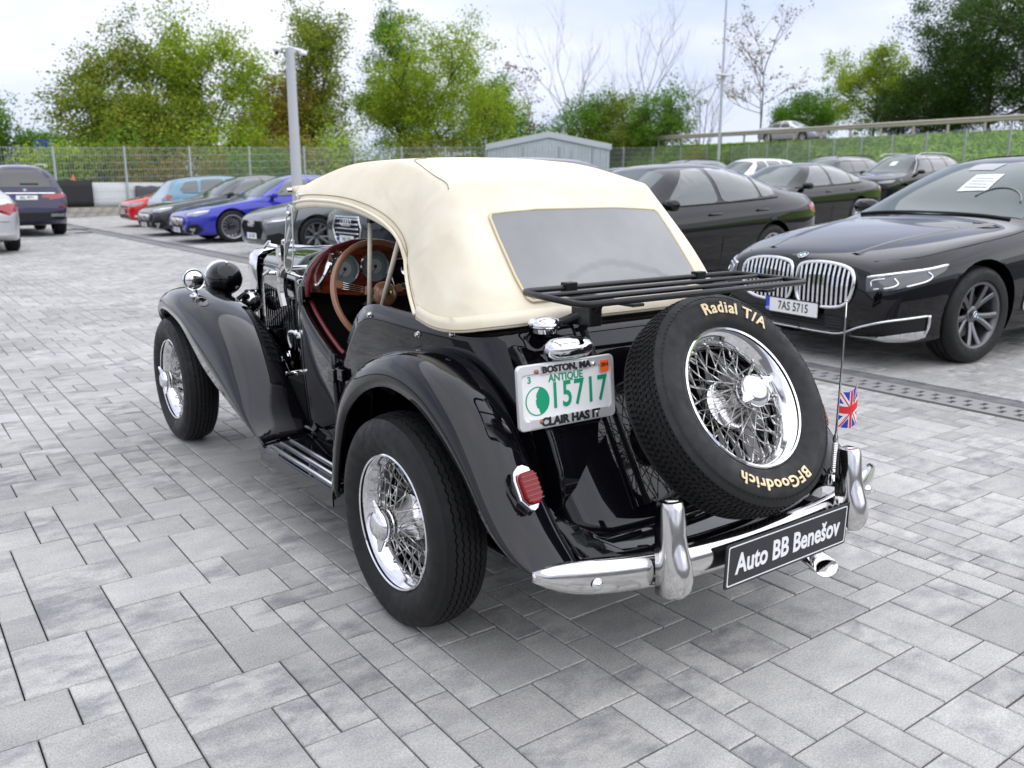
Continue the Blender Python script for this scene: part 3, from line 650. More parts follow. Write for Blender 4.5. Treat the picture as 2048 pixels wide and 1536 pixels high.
# headlamps, bar, side lamps, horn
def bar_pts(s): return [(s*.56, 2.26, .74), (s*.50, 2.27, .722), (s*.42, 2.30, .700), (s*.34, 2.31, .705), (s*.27, 2.32, .742), (s*.205, 2.34, .742)]
for s in (-1, 1):
    c = Vector((s*.384, 2.30, .823)); mb = MB()
    prof = [(a_*.89, b_*.89) for a_, b_ in [(0, -.098), (.022, -.0955), (.045, -.087), (.068, -.070), (.085, -.045), (.094, -.015), (.0965, .02), (.096, .05), (.094, .062)]]
    Mx = Matrix.Translation(c) @ Matrix.Rotation(-math.pi/2, 4, 'X')
    mb.lathe(prof, 40, Mx); hl = obj('headlamp', mb, BLACK2, CAR, smooth=1)
    mb = MB(); mb.lathe([(.083, .054), (.088, .058), (.09, .066), (.085, .073), (.078, .071)], 40, Mx); obj('headlamp_rim', mb, CHROME, hl, smooth=40)
    mb = MB(); mb.lathe([(.08, .069), (.055, .078), (.03, .083), (0, .085)], 32, Mx); obj('lens', mb, LENS, hl, smooth=1)
    mb = MB(); mb.lathe([(0, .0), (.006, .001), (.0065, .006), (0, .008)], 12, Matrix.Translation(c+Vector((0, -.033, .0795))) @ Matrix.Rotation(R(20), 4, 'X')); obj('screw', mb, CHROME, hl, smooth=40)
    mb = MB(); mb.tube([c+Vector((0, 0, -.075)), c+Vector((0, 0, -.10)), c+Vector((0, 0, -.125))], [.030, .022, .026], 12); obj('lamp_stem', mb, BLACK2, hl, smooth=40)
    mb = MB(); mb.tube(catmull(bar_pts(s), 5), [.012]*26, 10); mb.sphere((s*.27, 2.32, .742), .017, 12, 8); obj('lamp_bracket', mb, BLACK2, CAR, smooth=1)
    mb = MB(); mb.sphere((s*.265, 2.302, .742), .009, 10, 8); mb.sphere((s*.222, 2.322, .742), .009, 10, 8); obj('bracket_bolt', mb, CHROME, CAR, smooth=1)
    c = Vector((s*.600, 2.10, .846)); Mx = Matrix.Translation(c) @ Matrix.Rotation(math.pi/2, 4, 'X')
    mb = MB(); mb.lathe([(0, .016), (.012, .0155), (.028, .012), (.040, .006), (.046, .0)], 32, Mx); sl = obj('side_lamp', mb, CHROME, CAR, smooth=1)
    mb = MB(); mb.lathe([(.045, .004), (.0505, .006), (.054, .001), (.0535, -.008), (.050, -.03), (.044, -.045)], 32, Mx); mb.lathe([(.044, -.045), (.03, -.056), (0, -.06)], 32, Mx); obj('lamp_shell', mb, CHROME, sl, smooth=40)
    mb = MB(); mb.lathe([(.026, -.078), (.024, -.070), (.013, -.066), (.011, -.055), (.012, -.045)], 20, Matrix.Translation(c)); obj('lamp_foot', mb, CHROME, sl, smooth=40)
    mb = MB(); mb.lathe([(0, -.03), (.03, -.025), (.048, 0), (.052, .03), (.045, .035), (.02, .04), (0, .042)], 24, Matrix.Translation((s*.275, 2.22, .70)) @ Matrix.Rotation(-math.pi/2, 4, 'X')); obj('horn', mb, CHROMEW, CAR, smooth=40)
# ---------------------------------------------------------------- windscreen
def ws(x, t): return Vector((x, 1.205-.19*t, .945+.305*t))
for s in (-1, 1):
    mb = MB(); mb.tube([ws(s*.523, -.03), ws(s*.520, .25), ws(s*.512, .6), ws(s*.505, 1.0)], [.014, .0125, .012, .012], 8)
    p = obj('windscreen_pillar', mb, CHROMEW, CAR, smooth=40)
    mb = MB(); mb.box((s*.535, 1.16, 1.03), (.014, .05, .06)); mb.tube([(s*.53, 1.17, 1.05), (s*.575, 1.19, 1.06)], .008, 8); mb.tube([(s*.575, 1.16, 1.075), (s*.575, 1.22, 1.048)], .006, 8); obj('wing_nut', mb, CHROME, p, smooth=40); mb = MB(); mb.tube([(s*.53, 1.215, .945), (s*.57, 1.225, .948)], .008, 8); mb.tube([(s*.57, 1.19, .96), (s*.57, 1.255, .938)], .006, 8)
    obj('wing_nut', mb, CHROME, p, smooth=40)
    mb = MB(); mb.tube(catmull([(s*.515, 1.13, .99), (s*.512, 1.20, .95), (s*.505, 1.235, .88), (s*.50, 1.22, .81)], 4), [.02]*13, 8); obj('pillar_bracket', mb, CHROMEW, p, smooth=40)
    # wind deflector
    P = [(1.060, 1.215), (1.025, 1.215), (1.015, 1.195), (1.02, 1.10), (1.032, 1.005), (1.062, .958), (1.10, .955), (1.125, .985), (1.09, 1.11)]
    P = [(q.x, q.y) for q in chaikin([(a, b, 0) for a, b in P], 2)]
    mb = MB(); mb.add([(s*.535, a, b) for a, b in P], [tuple(range(len(P)))]); wd = obj('wind_deflector', mb, GLASS, CAR)
    mb = MB(); mb.tube([(s*.535, a, b) for a, b in P], .0028, 5, closed=True); obj('glass_edge', mb, mat('pale_glass_edge', (.5, .56, .56), .2) if s < 0 else MATS['pale_glass_edge'], wd, smooth=1)
    mb = MB()
    for t in (.25, .78): mb.sphere(ws(s*.538, t)+Vector((0, -.012, 0)), .011, 10, 8)
    obj('deflector_clip', mb, CHROMEW, wd, smooth=1)
mb = MB(); mb.tube([ws(-.52, .06), ws(.52, .06)], .010, 8); mb.tube([ws(-.51, 1.0), ws(.51, 1.0)], .012, 8); fr = obj('windscreen_frame', mb, CHROMEW, CAR, smooth=1)
mb = MB(); mb.add([ws(-.515, .06), ws(.515, .06), ws(.505, 1), ws(-.505, 1)], [(0, 1, 2, 3)]); obj('windscreen_glass', mb, GLASS, fr)
# ---------------------------------------------------------------- interior
mb = MB(); mb.box((0, .55, .30), (.94, 1.35, .02)); obj('cabin_floor', mb, DARK, CAR)
mb = MB(); mb.grid([[(x, 1.10, .32), (x, 1.10, .86)] for x in (-.47, .47)]); obj('toe_board', mb, DARK, CAR, solid=.02)
mb = MB(); mb.box((0, .21, .70), (.93, .14, .42)); obj('seat_back', mb, RED, CAR, bevel=.05, bseg=4, smooth=1)
for s in (-1, 1):
    mb = MB(); mb.box((s*.235, .48, .47), (.44, .44, .14)); obj('seat_cushion', mb, RED, CAR, bevel=.04, bseg=4, smooth=1)
mb = MB(); mb.box((0, -.02, .55), (.92, .3, .5)); obj('luggage_shelf', mb, DARK, CAR)
DB = [(-.497, .888)]+[(x*.985, z-.008) for x, z in hump()[1:-1]]+[(.497, .888), (.30, .862), (.12, .846), (-.12, .846), (-.30, .862)]
mb = MB(); mb.prism([(x, z) for x, z in DB], 0, .014, Matrix(((1, 0, 0, 0), (0, 0, -1, 1.0), (0, 1, 0, 0), (0, 0, 0, 1)))); db = obj('dashboard', mb, WOOD, CAR, smooth=25)
mb = MB(); mb.tube([(x, .984, z) for x, z in hump()], .010, 8); obj('red_piping', mb, RED, db, smooth=1)
def dial(x, z, r, name='gauge'):
    Mx = Matrix.Translation((x, .986, z)) @ Matrix.Rotation(math.pi/2, 4, 'X')
    mb = MB(); mb.lathe([(0, .001), (r, .001)], 40, Mx); g = obj(name, mb, GAUGE, db)
    mb = MB(); mb.lathe([(r*.98, .0), (r*1.02, .008), (r*1.08, .008), (r*1.13, 0)], 40, Mx); obj('bezel', mb, CHROME, g, smooth=40)
    mb = MB()
    for k in range(25):
        a = R(-130+260*k/24); mb.box((x+r*.82*math.sin(a), .9835, z+r*.82*math.cos(a)), (.0016, .001, r*.14), Matrix.Rotation(a, 3, 'Y'))
    mb.box((x-.3*r*.5, .983, z-.5*r*.6), (.0022, .001, r*.7), Matrix.Rotation(R(40), 3, 'Y')); mb.lathe([(0, .004), (.007, .004), (.007, .002)], 12, Mx)
    obj('scale', mb, BLKTXT, g)
    mb = MB(); mb.lathe([(0, .001), (r*.45, .001), (r*.5, .0005)], 24, Matrix.Translation((0, -.001, 0)) @ Mx); obj('dial_centre', mb, mat('dial_centre', (.30, .34, .33), .4) if 'dial_centre' not in MATS else MATS['dial_centre'], g)
dial(-.345, .968, .058); dial(-.212, .972, .058); dial(.22, .96, .045)
P = [(-.13, .875), (-.145, .93), (-.125, .995), (-.05, 1.0), (.05, 1.0), (.125, .995), (.145, .93), (.13, .875)]
mb = MB(); mb.prism(P, .0, .006, Matrix(((1, 0, 0, 0), (0, 0, -1, .986), (0, 1, 0, 0), (0, 0, 0, 1)))); ip = obj('instrument_panel', mb, BLACK2, db, bevel=.002)
mb = MB(); mb.tube([(a, .979, b) for a, b in P], .004, 6, closed=True); obj('panel_trim', mb, CHROME, db, smooth=1)
for (x, z, r) in ((-.075, .955, .026), (.075, .955, .026), (0, .965, .02), (-.09, .895, .009), (-.05, .89, .009), (0, .89, .012), (.05, .89, .009), (.09, .895, .009), (-.47, .915, .007), (-.40, 1.03, .006), (-.365, 1.035, .006), (-.10, 1.03, .006), (-.38, 1.01, .007)):
    mb = MB(); mb.lathe([(0, .016 if r < .015 else .004), (r*.7, .014 if r < .015 else .004), (r, .006), (r, 0)], 16, Matrix.Translation((x, .982, z)) @ Matrix.Rotation(math.pi/2, 4, 'X')); obj('dash_knob', mb, CHROME, db, smooth=40)
mb = MB(); mb.tube(catmull([(-.462, .98, .915), (-.45, .955, .945), (-.425, .95, .995), (-.408, .975, 1.03)], 4), [.006, .007, .008, .009, .010, .011, .011, .011, .011, .010, .009, .008, .007], 8); mb.box((-.468, .98, .905), (.04, .008, .035)); obj('grab_handle', mb, CHROME, db, smooth=40)
# steering wheel
SWM = Matrix.Translation((-.322, .705, .897)) @ Matrix.Rotation(R(68), 4, 'X')
stw = empty('steering_wheel', parent=CAR)
mb = MB(); pts = [SWM @ Vector((.200*math.cos(a), .200*math.sin(a), 0)) for a in [2*math.pi*k/64 for k in range(64)]]; mb.tube(pts, .0115, 10, closed=True); obj('rim', mb, TAN, stw, smooth=1)
mb = MB(); mb.lathe([(0, .03), (.020, .029), (.024, .026), (.034, .022), (.044, .012), (.047, 0), (.044, -.014), (.036, -.026), (.03, -.03)], 32, SWM); obj('hub', mb, TAN, stw, smooth=40)
mb = MB(); mb.lathe([(0, .036), (.008, .0355), (.014, .031), (.020, .031), (.022, .027)], 24, SWM); obj('horn_button', mb, mat('brass', (.6, .45, .18), .2, 1.), stw, smooth=40)
for a in (R(165), R(15), R(-90)):
    mb = MB(); d = Vector((math.cos(a), math.sin(a), 0)); pz = Vector((-d.y, d.x, 0))
    for k in (-1.5, -.5, .5, 1.5): mb.tube([SWM @ (d*.055+pz*k*.006), SWM @ (d*.19+pz*k*.0085)], .0015, 5)
    obj('spoke', mb, CHROMEW, stw, smooth=1)
    mb = MB(); Mx = SWM @ Matrix.Rotation(a, 4, 'Z'); 
    for r_ in (.062, .180): mb.prism([(r_-.014, -.013), (r_+.014, -.017), (r_+.014, .017), (r_-.014, .013)], -.007, .007, Mx)
    obj('spoke_end', mb, TAN, stw, bevel=.003)
mb = MB(); mb.tube([SWM @ Vector((0, 0, -.02)), SWM @ Vector((0, 0, -.34))], .016, 12); obj('column', mb, BLACK2, stw, smooth=1)
# ---------------------------------------------------------------- canvas hood
A = [((-.508, 1.045, 1.222), (-.482, 1.075, 1.272), (0, 1.085, 1.300)),
     ((-.500, .955, 1.232), (-.455, .975, 1.308), (0, .975, 1.330)),
     ((-.492, .845, 1.233), (-.425, .880, 1.338), (0, .880, 1.356)),
     ((-.484, .710, 1.228), (-.405, .765, 1.362), (0, .765, 1.378)),
     ((-.478, .575, 1.212), (-.392, .600, 1.368), (0, .600, 1.384)),
     ((-.474, .450, 1.185), (-.384, .445, 1.370), (0, .445, 1.384)),
     ((-.470, .360, 1.150), (-.392, .300, 1.338), (0, .300, 1.352)),
     ((-.470, .300, 1.108), (-.405, .170, 1.306), (0, .170, 1.318))]
rows = []
def arow(E, Rp, T):
    E, Rp, T = Vector(E), Vector(Rp), Vector(T); o = [E]
    P1 = E+(Rp-E)*.55+Vector((-.018, 0, .01)); 
    for t in (.35, .72, .965): o.append(E*(1-t)**2+P1*2*t*(1-t)+Rp*t*t)
    o.append(Rp+Vector((.004, 0, -.001)))
    for t in (.02, .2, .42, .7): o.append(Rp+(T-Rp)*t+Vector((0, 0, .004*math.sin(math.pi*t))))
    o.append(T); return o
for a in A: rows.append(arow(*a))
TT = [(-.470, .268, 1.055), (-.466, .250, 1.115), (-.455, .215, 1.180), (-.440, .160, 1.240), (-.415, .105, 1.282), (-.385, .088, 1.2935), (-.33, .082, 1.297), (-.24, .080, 1.299), (-.12, .079, 1.301), (0, .079, 1.301)]
BB = [(-.548, .080, .912), (-.548, .0, .897), (-.540, -.07, .893), (-.522, -.135, .898), (-.490, -.195, .909), (-.435, -.238, .917), (-.345, -.258, .922), (-.24, -.264, .924), (-.12, -.266, .925), (0, -.267, .925)]
rows.append([Vector(p)+(Vector(q)-Vector(p)).normalized()*.012 for p, q in zip(TT, rows[-1])])
rows.append([Vector(p) for p in TT])
for k, t in enumerate((.02, .13, .28, .45, .63, .80, .93, 1.0)):
    row = []
    for j, (a, b) in enumerate(zip(TT, BB)):
        p = Vector(a)*(1-t)+Vector(b)*t; s_ = math.sin(math.pi*t)
        if j < 2: p += Vector((0, .012*s_, 0))
        elif j < 6: p += Vector((-.014*s_, -.006*s_, 0))
        else: p += Vector((0, .006*s_, 0))
        if 0 < j < 9: p += Vector((-.006*math.sin(j*2.1+k*1.3), .003*math.sin(k*1.7+j), 0))*(.9 if k > 2 else .4)
        row.append(p)
    rows.append(row)
full = [r+[Vector((-p.x, p.y, p.z)) for p in reversed(r[:-1])] for r in rows]
mb = MB(); mb.grid(full); hood = obj('canvas_hood', mb, CANVAS, CAR, sub=2, solid=.005, off=0)
dg = bpy.context.evaluated_depsgraph_get(); ev = hood.evaluated_get(dg); tmp = ev.to_mesh(); HOODB = BVHTree.FromPolygons([v.co.copy() for v in tmp.vertices], [tuple(p.vertices) for p in tmp.polygons]); ev.to_mesh_clear()
def on_hood(p, off=.004):
    q, n, i, d = HOODB.find_nearest(Vector(p))
    c = Vector((0, .35, 1.05)); n = n if n.dot(q-c) > 0 else -n
    return q+n*off
# side valance (gutter flap) along the door opening, hem along the body
for s in (-1, 1):
    E = [Vector((s*abs(r[0].x), r[0].y, r[0].z)) for r in rows]; E2 = catmull(E[:10], 4)
    mb = MB(); g = []
    for i, p in enumerate(E2):
        k = i/(len(E2)-1); dn = Vector((-s*.004, -.004-.020*k, -.030+.016*k)); g.append([p+Vector((s*.006, 0, .006)), p+Vector((s*.010, 0, -.004))+dn*.3, p+Vector((s*.007, 0, 0))+dn])
    mb.grid(g); obj('gutter_flap', mb, CANVAS, CAR, smooth=1, solid=.004)
    mb = MB(); mb.tube([p+Vector((s*.007, 0, .002)) for p in catmull(E, 4)], .0058, 8); obj('hood_edge_binding', mb, CANVAS, CAR, smooth=1)
    mb = MB(); off_ = [on_hood(p+Vector((0, (.02 if i > 8 else .004)*0, .022 if i <= 8 else 0))+Vector((0, -.03*(i/len(E)), .0)), .0032) for i, p in enumerate(E)]; mb.tube(catmull(off_, 4), .0016, 5); obj('stitch_line', mb, STITCH, CAR, smooth=1)
    sm = [on_hood((s*x, y, z), .002) for x, y, z in ((.28, .455, 1.385), (.34, .43, 1.38), (.375, .33, 1.35), (.40, .22, 1.325), (.41, .13, 1.30), (.42, .10, 1.28))]
    mb = MB(); mb.tube(catmull(sm, 4), .0013, 5); obj('roof_seam', mb, STITCH, CAR, smooth=1)
bot = [Vector(p) for p in BB]; bot = bot+[Vector((-p.x, p.y, p.z)) for p in reversed(bot[:-1])]
mb = MB(); g = []
for p in catmull(bot, 4):
    n = Vector((p.x, p.y-.3, 0)).normalized(); g.append([p+n*.004+Vector((0, 0, .030))+Vector((0, .018 if p.y < -.1 else 0, 0)), p+n*.006+Vector((0, 0, .012)), p+n*.007+Vector((0, 0, -.006)), p+n*.006+Vector((0, 0, -.012))])
mb.grid(g); obj('hood_hem', mb, CANVAS, CAR, smooth=1, solid=.003)
mb = MB(); mb.tube([q[2]+Vector((0, 0, .004))+(q[2]-q[0])*.05 for q in g], .0015, 5); obj('stitch_line', mb, STITCH, CAR, smooth=1)
mb = MB(); mb.tube([(-.50, 1.075, 1.268), (-.3, 1.09, 1.288), (0, 1.092, 1.296), (.3, 1.09, 1.288), (.50, 1.075, 1.268)], .016, 8); obj('header_rail', mb, CANVAS, CAR, smooth=1)
for s in (-1, 1):
    mb = MB(); mb.lathe([(0, .02), (.008, .018), (.009, .0), (.006, -.01)], 12, Matrix.Translation((s*.505, 1.082, 1.270)) @ Matrix.Rotation(s*math.pi/2, 4, 'Y')); obj('header_catch', mb, CHROMEW, CAR, smooth=40)
    for a, b in (((.415, .615, 1.20), (.415, .650, .84)), ((.44, .345, 1.16), (.415, .585, .82))):
        mb = MB(); Q = Vector(b)-Vector(a); mb.tube([(s*a[0], a[1], a[2]), (s*b[0], b[1], b[2])], .0085, 8); st = obj('hood_strut', mb, BAR, CAR, smooth=1)
    mb = MB(); mb.box((s*.415, .612, 1.185), (.022, .024, .05)); obj('strut_bracket', mb, PLAST, CAR, bevel=.003)
# rear window
WN = [(-.333, 1.212), (.333, 1.212), (.352, 1.19), (.362, .985), (.34, .962), (-.34, .962), (-.362, .985), (-.352, 1.19)]
WQ = chaikin([(a, b, 0) for a, b in WN], 1)
bm = bmesh.new(); bvs = [bm.verts.new((q.x, q.y, 0)) for q in WQ]; bm.faces.new(bvs); bmesh.ops.triangulate(bm, faces=bm.faces[:])
for _ in range(5): bmesh.ops.subdivide_edges(bm, edges=bm.edges[:], cuts=1, use_grid_fill=True)
def rear_pt(x, z, off): 
    y = .079-(1.301-z)*(.336/.374); return on_hood((x, y, z), off)
for v_ in bm.verts: v_.co = rear_pt(v_.co.x, v_.co.y, .007)
me = bpy.data.meshes.new('rear_window'); bm.to_mesh(me); bm.free(); obj('rear_window', me, VINYL, CAR, smooth=1)
ring = []
for i in range(len(WQ)):
    a, b = WQ[i], WQ[(i+1) % len(WQ)]
    for k in range(4): c = a.lerp(b, k/4); ring.append(rear_pt(c.x, c.y, .006))
mb = MB(); mb.tube(ring, .0042, 8, closed=True); obj('window_piping', mb, PIPING, CAR, smooth=1)
# ---------------------------------------------------------------- tank, rear apron, straps
def tp(x, h, d): # point on the inclined tank: x, height along the slope from its lower back edge, depth forward
    b = Vector((x, -.515, .490)); up = Vector((0, .529, .848)); return b+up*h+SN*(-d)
mb = MB(); prof = [(0, .0), (.0, .10)]
ring = chaikin([(0, 0, 0), (.44, 0, 0), (.455, .05, 0), (.44, .13, 0), (0, .15, 0)], 2)
rows = [[tp(x, q.x+(.0), q.y) for q in ring] for x in (-.435, .435)]
mb.grid(rows, True); mb.add(rows[0], [tuple(range(len(ring)))]); mb.add(rows[1], [tuple(range(len(ring)))])
tank = obj('fuel_tank', mb, BLACK, CAR, smooth=35, bevel=.008, merge=.0005)
for s in (-1, 1):
    mb = MB(); rr = [[tp(s*x, q.x*1.03-.012, q.y*1.1-.008) for q in ring] for x in (.433, .448)]
    mb.grid(rr, True); mb.add(rr[0], [tuple(range(len(ring)))]); mb.add(rr[1], [tuple(range(len(ring)))]); obj('tank_end', mb, BLACK2, tank, smooth=35, bevel=.006, merge=.0005)
    mb = MB(); a = tp(s*.22, -.06, -.006); b = tp(s*.22, .50, -.006); Mx = frame((a+b)/2, (1, 0, 0), b-a)
    mb.prism([(-.020, -.29), (.020, -.29), (.020, .29), (-.020, .29)], -.006, .004, Mx); mb.prism([(.014, -.29), (.020, -.29), (.020, .29), (.014, .29)], .004, .016, Mx)
    obj('carrier_strap', mb, BLACK2, CAR, bevel=.002)
mb = MB()
for z, y0, hx in ((.375, -.25, .49),):
    pass
rows = []
for x in lin(-.495, .495, 9):
    e = 1-.10*(abs(x)/.495)**3
    rows.append([(x, -.30, .46), (x, -.44, .44), (x, -.50, .405), (x, -.56, .385), (x, -.655*e-.02, .372), (x, -.675*e-.02, .366), (x, -.682*e-.02, .352), (x, -.682*e-.02, .315), (x, -.66*e-.02, .305)])
mb.grid(rows); apron = obj('rear_apron', mb, BLACK, CAR, smooth=50, solid=.006)
mb = MB()
for s in (-1, 1): mb.grid([[(s*.495, -.30, .46), (s*.495, -.50, .405), (s*.495, -.62, .372)], [(s*.50, -.30, .30), (s*.50, -.50, .30), (s*.495, -.62, .31)]])
obj('apron_side', mb, BLACK2, CAR, solid=.005)
mb = MB(); mb.box((0, -.16, .26), (.8, .4, .12)); mb.box((-.36, 1.0, .24), (.08, 2.6, .10)); mb.box((.36, 1.0, .24), (.08, 2.6, .10)); mb.tube([(-.62, 0, .31), (.62, 0, .31)], .04, 10); mb.tube([(-.58, 2.388, .31), (.58, 2.388, .31)], .03, 10); obj('chassis', mb, DARK, CAR)
# filler cap, number plate lamp
mb = MB(); Mx = Matrix.Translation((-.362, -.300, .893)); mb.lathe([(.034, 0), (.036, .012), (.042, .016), (.043, .028), (.036, .038), (.015, .044), (0, .045)], 28, Mx); mb.box((-.325, -.318, .918), (.05, .028, .016)); mb.sphere((-.40, -.29, .92), .013, 10, 8); obj('filler_cap', mb, CHROME, CAR, smooth=40)
PLC = Vector((-.385, -.424, .752)); PX = Vector((1, -.030, 0)); PY = Vector((0, .10, 1)); PMX = frame(PLC, PX, PY)
mb = MB(); rows = []
for t, f in ((-.07, .25), (-.066, .55), (-.05, .88), (-.02, 1.0), (.02, 1.0), (.05, .9), (.066, .6), (.07, .25)):
    rows.append([PMX @ Vector((t+.002, .116+f*.033*math.sin(a)+(0 if math.sin(a) > 0 else .006*f), .012+f*.044*math.cos(a))) for a in [2*math.pi*k/14 for k in range(14)]])
mb.grid(rows, True); mb.add(rows[0], [tuple(range(14))]); mb.add(rows[-1], [tuple(range(14))]); pl = obj('number_plate_lamp', mb, CHROME, CAR, smooth=60)
mb = MB(); mb.sphere(PMX @ Vector((.015, .120, .055)), .006, 10, 8); obj('screw', mb, CHROMEW, pl, smooth=1)
# number plate with frame
def rrect(w, h, r, n=5):
    o = []
    for cx, cy, a0 in ((w/2-r, h/2-r, 0), (-w/2+r, h/2-r, 90), (-w/2+r, -h/2+r, 180), (w/2-r, -h/2+r, 270)):
        for k in range(n+1): a = R(a0+90*k/n); o.append((cx+r*math.cos(a), cy+r*math.sin(a)))
    return o
def ring_prism(mb, outer, inner, z0, z1, M):
    n = len(outer); vs = [M @ Vector((*p, z)) for z in (z0, z1) for p in outer]+[M @ Vector((*p, z)) for z in (z0, z1) for p in inner]; fs = []
    for i in range(n):
        j = (i+1) % n; fs += [(i, j, n+j, n+i), (2*n+j, 2*n+i, 3*n+i, 3*n+j), (n+i, n+j, 3*n+j, 3*n+i), (j, i, 2*n+i, 2*n+j)]
    mb.add(vs, fs)
mb = MB(); mb.prism(rrect(.306, .156, .01), -.002, .001, PMX); np_ = obj('number_plate', mb, PLATEW, CAR)
mb = MB(); ring_prism(mb, rrect(.322, .172, .014), rrect(.296, .118, .012), -.006, .007, PMX); fr = obj('plate_frame', mb, SATIN, np_, bevel=.0025)
mb = MB(); mb.prism([(-.085, .056), (.075, .056), (.070, .080), (-.080, .080)], .001, .0095, PMX); mb.prism([(-.128, -.082), (.135, -.082), (.135, -.056), (-.128, -.056)], .001, .0095, PMX); obj('frame_tab', mb, SATIN, np_, bevel=.002)
def put(body, size, x, y, z, material, parent, M, bold=0., xs=1., spc=1., align='CENTER', name='lettering', ext=.0008):
    me = text_mesh(body, size, align, ext, bold, spc, xs); return obj(name, me, material, parent, M=M @ Matrix.Translation((x, y, z)))
put('BOSTON, MA', .024, -.004, .068, .0108, BLKTXT, np_, PMX, .0012, 1.12)
put('CLAIR HAS IT', .0305, .004, -.0695, .0108, BLKTXT, np_, PMX, .0014, 1.08)
put('ANTIQUE', .027, -.002, .042, .0015, GREEN, np_, PMX, .0006, .98)
put('15717', .098, .040, -.007, .0022, GREEN, np_, PMX, .0012, .72, 1.14)
mb = MB(); cx, cy, r_ = -.098, -.012, .0385
ring_prism(mb, [(cx+r_*math.cos(a), cy+r_*math.sin(a)) for a in [2*math.pi*k/40 for k in range(40)]], [(cx+(r_-.003)*math.cos(a), cy+(r_-.003)*math.sin(a)) for a in [2*math.pi*k/40 for k in range(40)]], .0011, .0022, PMX)
face = [(.010, .0365), (-.002, .020), (-.004, .012), (-.002, .007), (-.006, .001), (-.004, -.002), (-.005, -.007), (-.003, -.012), (-.001, -.018), (.004, -.020), (.005, -.026), (.010, -.0365)]
face = [(cx+a, cy+b) for a, b in face]+[(cx+(r_-.002)*math.cos(R(t)), cy+(r_-.002)*math.sin(R(t))) for t in range(-70, 75, 10)]
mb.prism(face, .0011, .0021, PMX); obj('emblem', mb, GREEN, np_)
mb = MB(); mb.prism([(-.136, .030), (-.108, .030), (-.108, .060), (-.136, .060)], .0011, .0016, PMX); obj('sticker', mb, WHITE, np_)
put('3', .024, -.122, .045, .0018, GREEN, np_, PMX, .0008)
mb = MB(); mb.prism([(.112, .040), (.140, .040), (.140, .072), (.112, .072)], .0085, .0100, PMX); obj('sticker', mb, ORANGE, np_)
put('2014', .0145, .126, .060, .0101, BLKTXT, np_, PMX, .0004, .85)
RUST = mat('rusty_screw', (.30, .14, .07), .5, .5)
for (x, y, m_) in ((-.102, .066, RUST), (.088, .066, CHROMEW), (-.094, -.066, RUST), (.094, -.066, CHROMEW)):
    mb = MB(); mb.lathe([(0, .013), (.004, .0125), (.0065, .0105), (.0065, .006)], 12, PMX @ Matrix.Translation((x, y, 0))); obj('screw', mb, m_, np_, smooth=40)
mb = MB(); mb.tube([PMX @ Vector((.02, .10, -.01)), PMX @ Vector((.02, 0, -.015)), PMX @ Vector((.02, -.03, -.05))], .012, 8); mb.box(PMX @ Vector((0, 0, -.02)), (.22, .02, .10)); obj('plate_bracket', mb, MBLK, CAR)
# ---------------------------------------------------------------- luggage rack
rk = empty('luggage_rack', parent=CAR)
def rail(name, P, r=.0105): 
    mb = MB(); mb.tube(P, r, 10); return obj(name, mb, MBLK, rk, smooth=40)
ZR = 1.003
loop = chaikin([(-.45, -.5575, ZR), (.45, -.5575, ZR), (.4385, -.2857, ZR+.006), (-.4385, -.2857, ZR+.006)], 0)
mb = MB(); pts = []
for i in range(4):
    a, b = Vector(loop[i]), Vector(loop[(i+1) % 4]); d = (b-a).normalized(); pts += [a+d*.028, b-d*.028]; c = b; nx = (Vector(loop[(i+2) % 4])-b).normalized(); pts += [b-d*.010+nx*.010]
mb.tube(pts, .0085, 10, closed=True); obj('frame', mb, MBLK, rk, smooth=40)
rail('rail', [(-.44, -.376, ZR+.003), (.44, -.376, ZR+.003)], .0068); rail('rail', [(-.445, -.467, ZR+.001), (.445, -.467, ZR+.001)], .0068)
for x in (-.265, .265):
    mb = MB(); mb.box((x, -.42, ZR-.014), (.042, .285, .008)); mb.box((x, -.284, ZR+.007), (.040, .028, .028)); obj('cross_strap', mb, MBLK, rk, bevel=.002)
    mb = MB(); mb.box((x, -.36, .955), (.045, .08, .085)); obj('bracket', mb, MBLK, rk, bevel=.004)
    mb = MB(); mb.tube([(x, -.42, .985), (x*.97, -.335, .90), (x*.9, -.362, .82), (x*.83, -.425, .72)], .013, 10); mb.tube([(x*1.3, -.29, .90), (x*1.05, -.34, .935), (x, -.39, .94)], .016, 10); obj('leg', mb, MBLK, rk, smooth=40)
